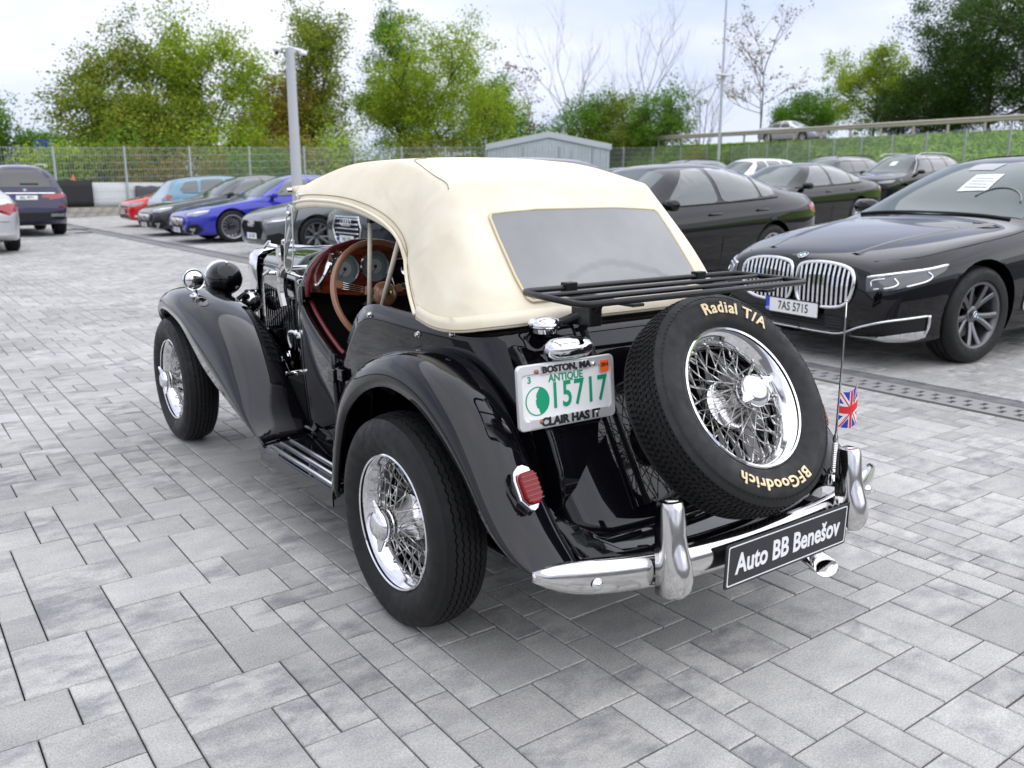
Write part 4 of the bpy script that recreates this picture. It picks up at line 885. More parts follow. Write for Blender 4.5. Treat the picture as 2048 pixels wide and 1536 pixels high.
# ---------------------------------------------------------------- bumper
def bump_y(x): return -.795+.105*(abs(x)/.68)**2.6
def bump_rows():
    rows = []
    for k in range(49):
        x = -.690+1.38*k/48; e = max(0, (abs(x)-.50)/.19); hh = .047*(1-e**3*.75); zc = .362+.036*(abs(x)/.69)**3+.0*e
        dpt = .028*(1-.5*e**3); y = bump_y(x); row = []
        for j in range(13):
            a = -1+2*j/12; yy = y-dpt*(1-a*a)**.5*1.0; row.append((x, yy+.012, zc+hh*a))
        rows.append(row)
    return rows
mb = MB(); br = bump_rows(); mb.grid(br); mb.add(br[0], [tuple(range(13))]); mb.add(br[-1], [tuple(range(13))]); bumper = obj('rear_bumper', mb, CHROMEW, CAR, smooth=50, solid=.003, off=0)
for s in (-1, 1):
    mb = MB(); mb.lathe([(0, .012), (.009, .0105), (.014, .006), (.016, .0)], 16, Matrix.Translation((s*.555, bump_y(.555)-.016, .372)) @ Matrix.Rotation(R(90), 4, 'X')); obj('bolt', mb, CHROME, bumper, smooth=40)
    mb = MB(); rows = []
    prof = [(.552, .016, .020, 0), (.549, .026, .030, .002), (.535, .030, .036, .002), (.47, .033, .042, 0), (.43, .035, .048, -.004), (.40, .037, .054, -.010), (.36, .038, .058, -.014), (.335, .037, .056, -.012), (.315, .032, .046, -.008), (.308, .022, .03, -.004)]
    for z, hw, dp, oy in prof:
        rows.append([(s*.3655+hw*math.cos(a)*(1 if abs(math.cos(a)) < .8 else .98), -.795+oy-dp*max(0, math.sin(a))**.85+(.018 if math.sin(a) <= 1e-6 else 0), z+(.004*math.sin(a))) for a in [math.pi*k/14 for k in range(15)]])
    mb.grid(rows); mb.add(rows[0], [tuple(range(15))]); mb.add(rows[-1], [tuple(range(15))])
    ov = obj('overrider', mb, CHROMEW, CAR, smooth=45, solid=.002, off=0)
    mb = MB(); mb.lathe([(0, .008), (.008, .0075), (.012, .004), (.013, 0)], 14, Matrix.Translation((s*.3655, -.848, .335)) @ Matrix.Rotation(R(95), 4, 'X')); obj('bolt', mb, CHROME, ov, smooth=40)
    mb = MB(); mb.box((s*.3655, -.70, .35), (.05, .2, .03)); obj('bumper_bracket', mb, MBLK, CAR)
DMX = frame((.066, -.832, .3435), (1, 0, 0), (0, -.02, 1))
mb = MB(); mb.prism(rrect(.522, .124, .008), -.005, .0, DMX); dp = obj('dealer_plate', mb, mat('plate_black', (.018, .018, .022), .4), CAR, bevel=.0015)
mb = MB(); ring_prism(mb, rrect(.508, .110, .006), rrect(.502, .104, .005), .0002, .0012, DMX); obj('plate_border', mb, WHITE, dp)
put('Auto BB Benešov', .078, 0, -.002, .0006, WHITE, dp, DMX, .0018, .80)
# exhaust
mb = MB(); EX = [(.30, -.30, .23), (.30, -.55, .225), (.30, -.66, .22)]; mb.tube(EX, .021, 12); obj('exhaust_pipe', mb, mat('exhaust_steel', (.25, .22, .18), .4, 1.), CAR, smooth=1)
mb = MB(); rows = []
for y, w_, h_, z in ((-.62, .022, .022, .232), (-.66, .028, .023, .232), (-.70, .038, .020, .228), (-.745, .046, .017, .218), (-.785, .050, .016, .206), (-.80, .050, .016, .198)):
    rows.append([(.30+w_*math.cos(a), y+(.02*math.sin(a) if y < -.78 else 0), z+h_*math.sin(a)) for a in [2*math.pi*k/20 for k in range(20)]])
mb.grid(rows, True); obj('exhaust_tip', mb, CHROMEW, CAR, smooth=1, solid=.003)
# tail lamps
for s in (-1, 1):
    TM = frame((s*.590, -.515, .553), (1, -.22*(-s), -.10*(-s)), (0, .52, 1)) @ Matrix.Rotation(R(14)*(-s), 4, 'Z')
    mb = MB(); o_ = [(-.030, .022), (-.030, -.030), (-.010, -.060), (0, -.066), (.010, -.060), (.030, -.030), (.030, .022), (.024, .044), (.006, .056), (-.006, .056), (-.024, .044)]
    mb.prism(o_, -.012, .010, TM); tl = obj('tail_lamp', mb, CHROME, CAR, bevel=.004)
    i_ = [(-.025, .020), (-.025, -.028), (-.014, -.048), (.014, -.048), (.025, -.028), (.025, .020), (.019, .036), (-.019, .036)]
    mb = MB(); mb.prism(i_, .008, .036, TM); obj('lens', mb, REDL, tl, bevel=.007, bseg=3, smooth=1)
    for k in range(6):
        mb = MB(); mb.box(TM @ Vector((0, -.036+.012*k, .0362)), (.044, .0022, .003), TM.to_3x3()); obj('lens_rib', mb, mat('dark_red_rib', (.12, .002, .004), .2, coat=1.) if 'dark_red_rib' not in MATS else MATS['dark_red_rib'], tl)
    mb = MB(); mb.tube([TM @ Vector((0, 0, -.01)), TM @ Vector((0, 0, -.06))], .034, 14); obj('lamp_plinth', mb, BLACK2, tl, smooth=40)
# aerial with flag
ae = empty('aerial', parent=CAR)
ab = Vector((.515, -.652, .372))
mb = MB(); mb.lathe([(.030, 0), (.028, .016), (.020, .030), (.016, .034), (.016, .044), (.011, .052)], 20, Matrix.Translation(ab)); obj('base', mb, CHROMEW, ae, smooth=40)
mb = MB(); pr_ = [(.008, .050)]
for k in range(14): pr_ += [(.0095, .055+k*.006), (.0072, .058+k*.006)]
pr_ += [(.0085, .140), (.0085, .150), (.004, .165), (.0035, .18)]; mb.lathe(pr_, 12, Matrix.Translation(ab)); obj('spring', mb, CHROMEW, ae, smooth=40)
mb = MB(); mb.tube([ab+Vector((0, 0, .16)), ab+Vector((.0, 0, .38)), ab+Vector((-.002, 0, .52)), ab+Vector((-.003, 0, .575))], [.0036, .0032, .0026, .0015], 8); mb.sphere(ab+Vector((-.003, 0, .578)), .003, 8, 6); obj('rod', mb, CHROMEW, ae, smooth=1)
def flag_pt(u, v_):  # u across 0..1, v up 0..1
    x = .062*u; y = -.012*math.sin(u*3.0)+.006*v_*u; z = .186+.112*v_+.018*u*u*(.4+.9*v_)-.004*math.sin(u*4)
    return ab+Vector((x*.80+.002, y-.03*u, z))
def flag_patch(name, quads, m_, lift):
    mb = MB()
    for q in quads:
        (x0, y0), (x1, y1), (x2, y2), (x3, y3) = q; rows = []
        for i in range(7):
            t = i/6; a = (x0+(x1-x0)*t, y0+(y1-y0)*t); b = (x3+(x2-x3)*t, y3+(y2-y3)*t)
            rows.append([flag_pt(min(1, max(0, a[0]+(b[0]-a[0])*j/3)), min(1, max(0, a[1]+(b[1]-a[1])*j/3)))+Vector((0, -lift, 0)) for j in range(4)])
        mb.grid(rows)
        if lift: mb.grid([[p+Vector((0, 2*lift, 0)) for p in r] for r in rows])
    return obj(name, mb, m_, ae, smooth=1)
flag_patch('flag', [((0, 0), (1, 0), (1, 1), (0, 1))], BLUE, 0)
dw = .10
flag_patch('flag_white', [((0, 0), (.10, 0), (1, .83), (1, 1)), ((0, .17), (0, 0), (.9, 1), (1, 1)), ((0, 1), (0, .83), (.9, 0), (1, 0)), ((.1, 1), (0, 1), (1, 0), (1, .17)), ((.40, 0), (.60, 0), (.60, 1), (.40, 1)), ((0, .33), (1, .33), (1, .67), (0, .67))], WHITE, .0010)
flag_patch('flag_red', [((0, .0), (.06, 0), (.5, .44), (.44, .44)), ((.55, .55), (.6, .52), (1, .93), (1, 1)), ((0, 1), (0, .94), (.44, .54), (.5, .54)), ((.56, .45), (.52, .45), (.94, 0), (1, 0)), ((.44, 0), (.56, 0), (.56, 1), (.44, 1)), ((0, .40), (1, .40), (1, .60), (0, .60))], REDF, .0020)
# round rear-view mirror on the far pillar
mb = MB(); mb.box((.02, 1.02, 1.16), (.15, .012, .06)); im = obj('rear_view_mirror', mb, CHROMEW, CAR, bevel=.005)
# ================================================================== modern cars
# local frame of a car: +X points to the nose, origin on the ground under the middle of its length
def loft_body(S):
    L = S['L']; st = [0, .012, .03, .06, .10, .15, .21, .28, .36, .45, .55, .66, .78, .9, 1.02, 1.14, 1.26, 1.38, 1.48, 1.58, 1.68, 1.78, 1.88, 1.98, 2.08, 2.18, 2.28, 2.4, 2.55, 2.7, 2.85, 3.0, 3.15, 3.3, 3.45, 3.6, 3.72, 3.84, 3.96, 4.08, 4.2, 4.32, 4.44, 4.56, 4.66, 4.76, 4.84, 4.9, 4.95, 4.98, 5.0]
    st = [s*L/5.0 for s in st]; rows = []
    for s in st:
        top = sinterp(S['top'], s); belt = min(sinterp(S['belt'], s), top-.01); hw = sinterp(S['hw'], s); bot = sinterp(S['bot'], s)
        h = top-belt; cab = min(1, max(0, (h-.06)/.22)); cr = S.get('crease', .0)
        x = L/2-s; d = belt-bot
        half = [(0, bot), (hw*.70, bot), (hw*.90, bot+.012), (hw*.955, bot+.05), (hw*.972, bot+.12*d/.6), (hw*.985, bot+d*.36), (hw*.998, bot+d*.55), (hw*1.0, bot+d*.68), (hw*(.995-cr), bot+d*.80), (hw*.985, bot+d*.88), (hw*.962, bot+d*.955), (hw*.925, belt)]
        n = 2.25+1.15*cab; tum = S.get('tum', .235)*cab; wb = hw*.925
        for k in range(1, 11):
            th = (math.pi/2)*(k/10); c = max(0, math.cos(th))**(2/n); sn = math.sin(th)**(2/n)
            half.append((wb*c*(1-tum*sn), belt+h*sn))
        row = [(x, y, z) for y, z in half]+[(x, -y, z) for y, z in reversed(half[1:-1])]
        rows.append(row)
    mb = MB(); mb.grid(rows, True); m = len(rows[0]); mb.add(rows[0], [tuple(range(m))]); mb.add(rows[-1], [tuple(range(m))])
    return mb
_arch = None
def cut_arches(me, S, name):
    o = bpy.data.objects.new('tmp', me); COL.objects.link(o); cut = []
    for ax in (S['fa'], S['ra']):
        for s in (1, -1):
            mb = MB(); r = S['wr']+.038; prof = [(0, 0), (r, 0), (r, .34), (0, .34)]
            y = s*(S['W']/2+.06); mb.lathe(prof, 30, Matrix.Translation((S['L']/2-ax, y, S['wr']+.015)) @ Matrix.Rotation(math.pi/2*s, 4, 'X'))
            cm = mb.mesh('cut'); fix(cm, .0005); c = bpy.data.objects.new('cut', cm); COL.objects.link(c); cut.append(c)
            b = o.modifiers.new('b', 'BOOLEAN'); b.operation = 'DIFFERENCE'; b.object = c; b.solver = 'EXACT'
    dg = bpy.context.evaluated_depsgraph_get(); dg.update(); nm = bpy.data.meshes.new_from_object(o.evaluated_get(dg)); nm.name = name
    bpy.data.objects.remove(o, do_unlink=True)
    for c in cut: m_ = c.data; bpy.data.objects.remove(c, do_unlink=True); bpy.data.meshes.remove(m_)
    return nm
def soft(P, fr):
    P = [Vector(p) for p in P]; o = []
    for i, p in enumerate(P):
        a = p.lerp(P[i-1], fr); b = p.lerp(P[(i+1) % len(P)], fr); o += [a, a.lerp(b, .5).lerp(p, .45), b]
    return o
def patch_mesh(bvh, pts, mode, off, cuts=3, ch=1, name='patch'):
    q = soft([(*p, 0) if len(p) == 2 else p for p in pts], .13) if ch else [Vector((*p, 0)) if len(p) == 2 else Vector(p) for p in pts]
    bm = bmesh.new(); vs_ = [bm.verts.new(p) for p in q]; bm.faces.new(vs_); bmesh.ops.triangulate(bm, faces=bm.faces[:], ngon_method='BEAUTY')
    for _ in range(cuts): bmesh.ops.subdivide_edges(bm, edges=bm.edges[:], cuts=1, use_grid_fill=True)
    D = {'y': Vector((0, -1, 0)), '-y': Vector((0, 1, 0)), 'z': Vector((0, 0, -1)), 'x': Vector((-1, 0, 0)), '-x': Vector((1, 0, 0))}
    for v in bm.verts:
        c = v.co.copy()
        if mode == 'n':
            h, n, i, d = bvh.find_nearest(c)
        elif mode == 'd':
            d = Vector((-.80 if c.x > 0 else .80, -.60 if c.y > 0 else .60, 0)); h, n, i, dd = bvh.ray_cast(c-d*2.5, d)
            if h is None: h, n, i, dd = bvh.find_nearest(c)
            if n.dot(d) > 0: n = -n
        else:
            d = D[mode]
            o = {'y': Vector((c.x, 3, c.y)), '-y': Vector((c.x, -3, c.y)), 'z': Vector((c.x, c.y, 4)), 'x': Vector((6, c.x, c.y)), '-x': Vector((-6, c.x, c.y))}[mode]
            h, n, i, dd = bvh.ray_cast(o, d)
            if h is None: h, n, i, dd = bvh.find_nearest(o+d*3)
            if n.dot(d) > 0: n = -n
        if mode == 'n' and n.dot(h-Vector((h.x*.6, 0, .6))) < 0: n = -n
        v.co = h+n*off
    bmesh.ops.recalc_face_normals(bm, faces=bm.faces[:])
    me = bpy.data.meshes.new(name); bm.to_mesh(me); bm.free(); return me
TYREM = {}
def car_tyre(r, rim, w):
    k = (r, rim, w)
    if k not in TYREM:
        h = w/2; mb = MB(); P = [(rim-.004, -h*.82), (rim+.01, -h*.95), ((r+rim)/2, -h), (r-.03, -h*.96), (r-.010, -h*.80), (r, -h*.6)]
        for g in (-.4, 0, .4): P += [(r, g*h-.006), (r-.007, g*h-.005), (r-.007, g*h+.005), (r, g*h+.006)]
        P += [(r, h*.6), (r-.010, h*.80), (r-.03, h*.96), ((r+rim)/2, h), (rim+.01, h*.95), (rim-.004, h*.82)]
        mb.lathe(P, 56); me = mb.mesh('tyre'); fix(me); me.materials.append(RUBBER); TYREM[k] = me
    return TYREM[k]
RIMM = {}
def car_rim(style, rim, w, mats):
    k = (style, rim)
    if k in RIMM: return RIMM[k]
    h = w/2; mb = MB(); f = h*.86
    mb.lathe([(rim-.004, -h*.8), (rim-.035, -h*.6), (rim-.045, h*.2), (rim-.030, f-.02), (rim-.022, f-.004), (rim-.004, f), (rim, f-.004)], 56)
    mb.lathe([(rim*.15, -h*.2), (rim*.72, -h*.15), (rim*.74, -h*.25)], 40)         # brake disc
    mb.cm = 1
    def spoke(a, w0, w1, z0, z1, tw=0., r0=.05, r1=None):
        r1 = r1 or rim-.024; rows = []
        for t in (0, .3, .65, 1):
            r = r0+(r1-r0)*t; ww = w0+(w1-w0)*t; z = z0+(z1-z0)*t; aa = a+tw*t
            c, s = math.cos(aa), math.sin(aa); P = []
            for (u, v_) in ((-1, -.022), (-1, 0), (-.5, .006), (.5, .006), (1, 0), (1, -.022)): P.append((r*c-ww*u*s, r*s+ww*u*c, z+v_))
            rows.append(P)
        mb.grid(rows, True)
    zc, ze = f-.055, f-.012
    if style == 'five_double':
        for k_ in range(5):
            a = 2*math.pi*k_/5+.3
            spoke(a-.10, .018, .022, zc, ze, -.16); spoke(a+.10, .018, .022, zc, ze, .16)
    elif style == 'multi':
        for k_ in range(15): spoke(2*math.pi*k_/15, .010, .013, zc, ze)
    elif style == 'ten':
        for k_ in range(10): spoke(2*math.pi*k_/10+(.08 if k_ % 2 else -.08), .012, .02, zc, ze)
    else:
        for k_ in range(5): spoke(2*math.pi*k_/5+.2, .034, .030, zc, ze)
    mb.lathe([(.062, zc-.02), (.062, zc+.004), (.05, zc+.010), (.032, zc+.010), (.030, zc+.006), (0, zc+.006)], 24)
    me = mb.mesh('wheel'); fix(me)
    for m in mats: me.materials.append(m)
    RIMM[k] = me; return me
GREYM = mat('rim_gunmetal', (.16, .16, .17), .28, .9); BLKRIM = mat('rim_black', (.012, .012, .013), .22, coat=.5); SILV = mat('rim_silver', (.5, .5, .52), .28, .9)
def wheel_on(root, S, style, rimr, mats, far=True):
    me = car_rim(style, rimr, S.get('tw', .245), mats); tm = car_tyre(S['wr'], rimr, S.get('tw', .245))
    for ax in (S['fa'], S['ra']):
        for s in (1, -1):
            Mx = Matrix.Translation((S['L']/2-ax, s*(S['W']/2-S.get('tw', .245)/2-.012), S['wr'])) @ Matrix.Rotation(-s*math.pi/2, 4, 'X')
            wo = obj('wheel', me, mats, root, smooth=40, M=Mx); obj('tyre', tm, RUBBER, wo, smooth=35)
def pt(S, s, y, z): return (S['L']/2-s, y, z)
PLATE_ME = None
def eu_plate(root, M, text=None, size=1.):
    mb = MB(); mb.prism(rrect(.52, .112, .008), -.006, 0, M); p = obj('number_plate', mb, PLATEW, root)
    mb = MB(); ring_prism(mb, rrect(.526, .118, .01), rrect(.514, .106, .008), -.008, .0015, M); obj('plate_surround', mb, PLAST, p)
    mb = MB(); mb.prism([(-.256, -.052), (-.218, -.052), (-.218, .052), (-.256, .052)], .0, .0012, M); obj('euro_band', mb, EUBLUE, p)
    if text:
        put(text, .092, .018, -.002, .0004, BLKTXT, p, M, .0014, .80, 1.05)
        put('CZ', .024, -.237, -.033, .0014, WHITE, p, M, .0006)
    return p
def roundel(root, M, r):
    mb = MB(); mb.lathe([(r, -.002), (r, .004), (r*.93, .006), (r*.90, .004)], 32, M); b = obj('badge', mb, CHROME, root, smooth=40)
    mb = MB(); mb.lathe([(r*.91, .0035), (r*.58, .0035)], 32, M); obj('badge_ring', mb, BLKTXT, b)
    for k in range(4):
        mb = MB(); P = [(0, 0)]+[(r*.58*math.cos(R(90*k+t)), r*.58*math.sin(R(90*k+t))) for t in range(0, 91, 15)]; mb.prism(P, .002, .0038, M); obj('badge_quarter', mb, WHITE if k % 2 == 0 else MATS.get('badge_blue') or mat('badge_blue', (.05, .25, .55), .3), b)
def mirror(root, S, s, y, z, m):
    for sg in (1, -1):
        mb = MB(); c = Vector(pt(S, s, sg*y, z)); rows = []
        for t, f in ((-.11, .35), (-.10, .75), (-.05, 1.0), (.02, 1.05), (.08, .95), (.11, .55), (.115, .25)):
            rows.append([c+Vector((-.045+.085*f*math.cos(a)*(1 if math.cos(a) > 0 else .55), sg*(t+.10), .068*f*math.sin(a)+.015)) for a in [2*math.pi*k/14 for k in range(14)]])
        mb.grid(rows, True); mb.add(rows[0], [tuple(range(14))]); mb.add(rows[-1], [tuple(range(14))]); mo = obj('door_mirror', mb, m, root, smooth=1)
        mb = MB(); mb.box(c+Vector((-.02, -sg*.03, -.045)), (.06, .09, .05)); obj('mirror_foot', mb, PLAST, mo, bevel=.01)
def car(name, spec, paint, loc, heading, label, group=None, wheel=('ten', .25, None), glassm=None, detail=None, plate=None):
    S = spec; root = empty(name, loc, heading); tag(root, label, 'car', group)
    key = S['name']
    if key not in CARM:
        mb = loft_body(S); raw = mb.mesh(key); fix(raw, .0004)
        bvh = BVHTree.FromPolygons([v.co.copy() for v in raw.vertices], [tuple(p.vertices) for p in raw.polygons])
        CARM[key] = (cut_arches(raw, S, key), bvh)
    me, bvh = CARM[key]; me = me.copy(); me.materials.clear(); me.materials.append(paint)
    obj('body', me, paint, root, smooth=42); g = glassm or CARGLASS
    def patch(nm, P, mode, m, off=.004, ch=1, cuts=3, par=None, th=0): return obj(nm, patch_mesh(bvh, P, mode, off, cuts, ch, nm), m, par or root, smooth=1, solid=th)
    root_patch = patch
    X = S['L']/2
    # windscreen and back light from above
    w = S['ws']; patch('windscreen', [(X-w[0], -w[1]), (X-w[0]+.06, -w[1]*.5), (X-w[0]+.08, 0), (X-w[0]+.06, w[1]*.5), (X-w[0], w[1]), (X-w[2], w[3]), (X-w[2]+.03, 0), (X-w[2], -w[3])], 'z', S.get('wsm', WSCREEN), ch=0)
    b = S['bl']; patch('rear_window', [(X-b[0], -b[1]), (X-b[0], b[1]), (X-b[2], b[3]), (X-b[2], -b[3])], S.get('blmode', 'z'), S.get('blm', g), ch=0)
    for sg in (1, -1):
        md = 'y' if sg > 0 else '-y'
        for P in S['win']: patch('side_window', [(X-s, z) for s, z in P], md, g, ch=1)
        if 'trim' in S:
            pts = [Vector((X-s, sg*2, z)) for s, z in S['trim']]; tp_ = []
            for p in catmull(pts, 5):
                h, n, i, d = bvh.ray_cast(p, Vector((0, -sg, 0)))
                if h is not None: tp_.append(h+n*.004*(1 if n.dot(Vector((0, sg, 0))) > 0 else -1))
            mb = MB(); mb.tube(tp_, .009, 6); obj('window_trim', mb, S['trimm'], root, smooth=1)
        for (s0, z0) in S.get('handles', ()):
            h, n, i, d = bvh.ray_cast(Vector((X-s0, sg*2, z0)), Vector((0, -sg, 0)))
            mb = MB(); mb.box(h+Vector((0, sg*.016, 0)), (.21, .022, .026)); obj('door_handle', mb, paint, root, bevel=.008, smooth=1)
        for pl_ in S.get('cuts', ()):
            tp_ = []
            for s0, z0 in pl_:
                h, n, i, d = bvh.ray_cast(Vector((X-s0, sg*2, z0)), Vector((0, -sg, 0)))
                if h is not None: tp_.append(h+Vector((0, sg*.0005, 0)))
            if len(tp_) > 1: mb = MB(); mb.tube(catmull(tp_, 3), .0035, 4); obj('shut_line', mb, PLAST, root)
        if S.get('hl'): patch('headlight', [(X-s, sg*y, z) for s, y, z in S['hl']], 'd', S.get('hlm', LENS), off=.005, ch=1)
        if S.get('tl'): patch('tail_light', [(X-s, sg*y, z) for s, y, z in S['tl']], 'n', REDL2, off=.006, ch=1)
    patch('underbody', [(X-.12, -.7), (X-.12, .7), (-X+.12, .7), (-X+.12, -.7)], 'z', PLAST, off=-2) if False else None
    wheel_on(root, S, wheel[0], wheel[1], wheel[2] or [BLKRIM, SILV])
    mirror(root, S, S['mir'][0], S['mir'][1], S['mir'][2], S.get('mirm', paint))
    if detail: detail(root, S, patch, bvh)
    root.rotation_euler = (0, 0, heading)
    if loc[0] > 3.7:
        # stands on the rising bay paving: pitch with the slope
        root.rotation_mode = 'QUATERNION'
        nrm = Vector((-.025, 0, 1)).normalized(); q = Quaternion((0, 0, 1), heading); root.rotation_quaternion = Vector((0, 0, 1)).rotation_difference(nrm) @ q
        root.location.z = zg(loc[0])
    return root
CARM = {}
REDL2 = mat('tail_light_red', (.28, .006, .012), .1, coat=1.)
def sedan(name, L, W, H, fa, wb, wr, **k):
    f = L/5.0; S = dict(name=name, L=L, W=W, wr=wr, fa=fa, ra=fa+wb)
    hw = W/2
    S['top'] = [(0, .60), (.02*f, .67), (.08*f, .74), (.2*f, .79), (.5*f, .86), (1.0*f, .93), (1.38*f, .985), (1.55*f, 1.06), (1.8*f, 1.20), (2.1*f, 1.345), (2.3*f, H-.045), (2.6*f, H-.008), (2.9*f, H), (3.2*f, H-.012), (3.5*f, H-.055), (3.8*f, H-.13), (4.1*f, H-.235), (4.35*f, H-.325), (4.5*f, H-.355), (4.85*f, H-.39), (4.93*f, H-.42), (4.98*f, H-.52), (5*f, H-.62)]
    S['belt'] = [(0, .52), (.02*f, .58), (.08*f, .64), (.3*f, .73), (1.0*f, .85), (1.5*f, .91), (2.5*f, .95), (3.5*f, .985), (4.3*f, 1.0), (4.85*f, .96), (4.95*f, .90), (5*f, .80)]
    S['hw'] = [(0, hw*.66), (.02*f, hw*.72), (.08*f, hw*.80), (.2*f, hw*.885), (.4*f, hw*.955), (.75*f, hw*.995), (1.0*f, hw), (3.9*f, hw), (4.4*f, hw*.975), (4.7*f, hw*.93), (4.9*f, hw*.86), (4.97*f, hw*.80), (5*f, hw*.74)]
    S['bot'] = [(0, .27), (.04*f, .23), (.2*f, .19), (.6*f, .17), (1.2*f, .17), (4.0*f, .18), (4.6*f, .23), (4.9*f, .28), (5*f, .33)]
    S['ws'] = (1.50*f, .70, 2.22*f, .53); S['bl'] = (3.62*f, .50, 4.32*f, .60)
    S['win'] = [[(1.94*f, .985), (2.34*f, 1.28), (2.50*f, H-.085), (2.82*f, H-.065), (2.86*f, 1.0), (2.2*f, .985)], [(2.93*f, 1.0), (2.90*f, H-.065), (3.3*f, H-.085), (3.62*f, H-.16), (3.66*f, 1.03)], [(3.70*f, 1.035), (3.68*f, H-.175), (3.86*f, H-.25), (4.0*f, H-.34), (3.98*f, 1.06)]]
    S['trim'] = [(1.66*f, .968), (2.5*f, .985), (3.4*f, 1.005), (4.02*f, 1.03)]; S['trimm'] = PLAST
    S['handles'] = ((2.72*f, .865), (3.62*f, .885))
    S['cuts'] = (((1.62*f, .95), (1.58*f, .7), (1.56*f, .3)), ((2.90*f, .99), (2.88*f, .6), (2.86*f, .26)), ((3.72*f, 1.0), (3.80*f, .8), (3.72*f, .62)))
    S['hl'] = [(.14*f, .56, .60), (.10*f, .48, .66), (.22*f, .70, .70), (.48*f, .86, .73), (.42*f, .86, .68), (.22*f, .74, .62)]
    S['tl'] = [(4.97*f, .50, .90), (4.96*f, .46, .80), (4.90*f, .72, .78), (4.72*f, .88, .82), (4.66*f, .88, .92), (4.86*f, .76, .93)]
    S['mir'] = (1.86*f, hw*.93, .99)
    S.update(k); return S
def suv(name, L, W, H, fa, wb, wr, **k):
    f = L/4.8; S = dict(name=name, L=L, W=W, wr=wr, fa=fa, ra=fa+wb); hw = W/2
    S['top'] = [(0, .78), (.02*f, .86), (.08*f, .94), (.25*f, 1.00), (.7*f, 1.06), (1.15*f, 1.12), (1.3*f, 1.18), (1.6*f, 1.36), (1.95*f, H-.14), (2.2*f, H-.05), (2.6*f, H), (3.3*f, H-.005), (4.0*f, H-.03), (4.4*f, H-.07), (4.52*f, H-.13), (4.62*f, H-.33), (4.72*f, H-.58), (4.78*f, H-.75), (4.8*f, H-.85)]
    S['belt'] = [(0, .68), (.02*f, .76), (.08*f, .82), (.3*f, .90), (1.0*f, 1.0), (1.5*f, 1.05), (3.0*f, 1.09), (4.3*f, 1.12), (4.6*f, 1.10), (4.75*f, 1.0), (4.8*f, .85)]
    S['hw'] = [(0, hw*.72), (.02*f, hw*.78), (.08*f, hw*.86), (.2*f, hw*.92), (.4*f, hw*.97), (.8*f, hw), (3.9*f, hw), (4.4*f, hw*.97), (4.65*f, hw*.93), (4.76*f, hw*.89), (4.8*f, hw*.86)]
    S['bot'] = [(0, .36), (.04*f, .30), (.3*f, .25), (1.0*f, .24), (3.8*f, .25), (4.5*f, .30), (4.8*f, .40)]
    S['ws'] = (1.28*f, .74, 2.05*f, .57); S['bl'] = (.52, 1.14, .74, H-.17)
    S['win'] = [[(1.70*f, 1.12), (2.06*f, 1.40), (2.22*f, H-.11), (2.62*f, H-.085), (2.64*f, 1.13)], [(2.71*f, 1.13), (2.70*f, H-.085), (3.5*f, H-.095), (3.56*f, 1.15)], [(3.62*f, 1.155), (3.58*f, H-.10), (4.05*f, H-.14), (4.35*f, 1.30), (4.32*f, 1.18)]]
    S['trim'] = [(1.42*f, 1.09), (2.6*f, 1.115), (4.35*f, 1.15)]; S['trimm'] = CHROME
    S['handles'] = ((2.5*f, .99), (3.45*f, 1.01))
    S['cuts'] = (((1.5*f, 1.08), (1.46*f, .6), (1.5*f, .35)), ((2.67*f, 1.1), (2.66*f, .7), (2.66*f, .34)))
    S['hl'] = [(.10*f, .56, .80), (.08*f, .52, .86), (.25*f, .78, .90), (.45*f, .90, .90), (.35*f, .86, .83)]
    S['tl'] = [(4.74*f, .60, 1.0), (4.76*f, .50, .92), (4.60*f, .86, .90), (4.45*f, .93, .98), (4.62*f, .86, 1.04)]
    S['mir'] = (1.66*f, hw*.95, 1.12)
    S['blm'] = TINT
    S.update(k); return S
# ---- black limousine in front
S7 = sedan('limousine', 5.12, 1.902, 1.478, .865, 3.07, .352, tw=.25, crease=.0, wsm=WSCREEN,
  top=[(0, .60), (.012, .70), (.04, .75), (.10, .785), (.25, .83), (.55, .89), (1.0, .95), (1.40, .99), (1.58, 1.06), (1.85, 1.225), (2.15, 1.36), (2.35, 1.425), (2.65, 1.47), (2.95, 1.478), (3.3, 1.465), (3.6, 1.42), (3.9, 1.345), (4.2, 1.245), (4.45, 1.15), (4.6, 1.12), (4.95, 1.085), (5.05, 1.04), (5.1, .95), (5.12, .85)],
  belt=[(0, .52), (.012, .61), (.04, .65), (.12, .695), (.35, .765), (.6, .81), (1.0, .865), (1.5, .915), (2.5, .965), (3.5, 1.0), (4.4, 1.015), (4.95, .97), (5.06, .90), (5.12, .80)],
  hw=[(0, .70), (.012, .735), (.04, .77), (.12, .82), (.25, .868), (.42, .91), (.7, .94), (1.0, .951), (4.0, .951), (4.5, .925), (4.85, .87), (5.05, .80), (5.12, .72)],
  hl=[(.09, .575, .565), (.07, .58, .668), (.16, .70, .695), (.34, .845, .725), (.50, .905, .745), (.46, .905, .70), (.32, .855, .63), (.16, .735, .585)], hlm=LENSD,
  ws=(1.55, .745, 2.30, .555), mir=(1.92, .90, 1.02), handles=((2.78, .845), (3.72, .87)))
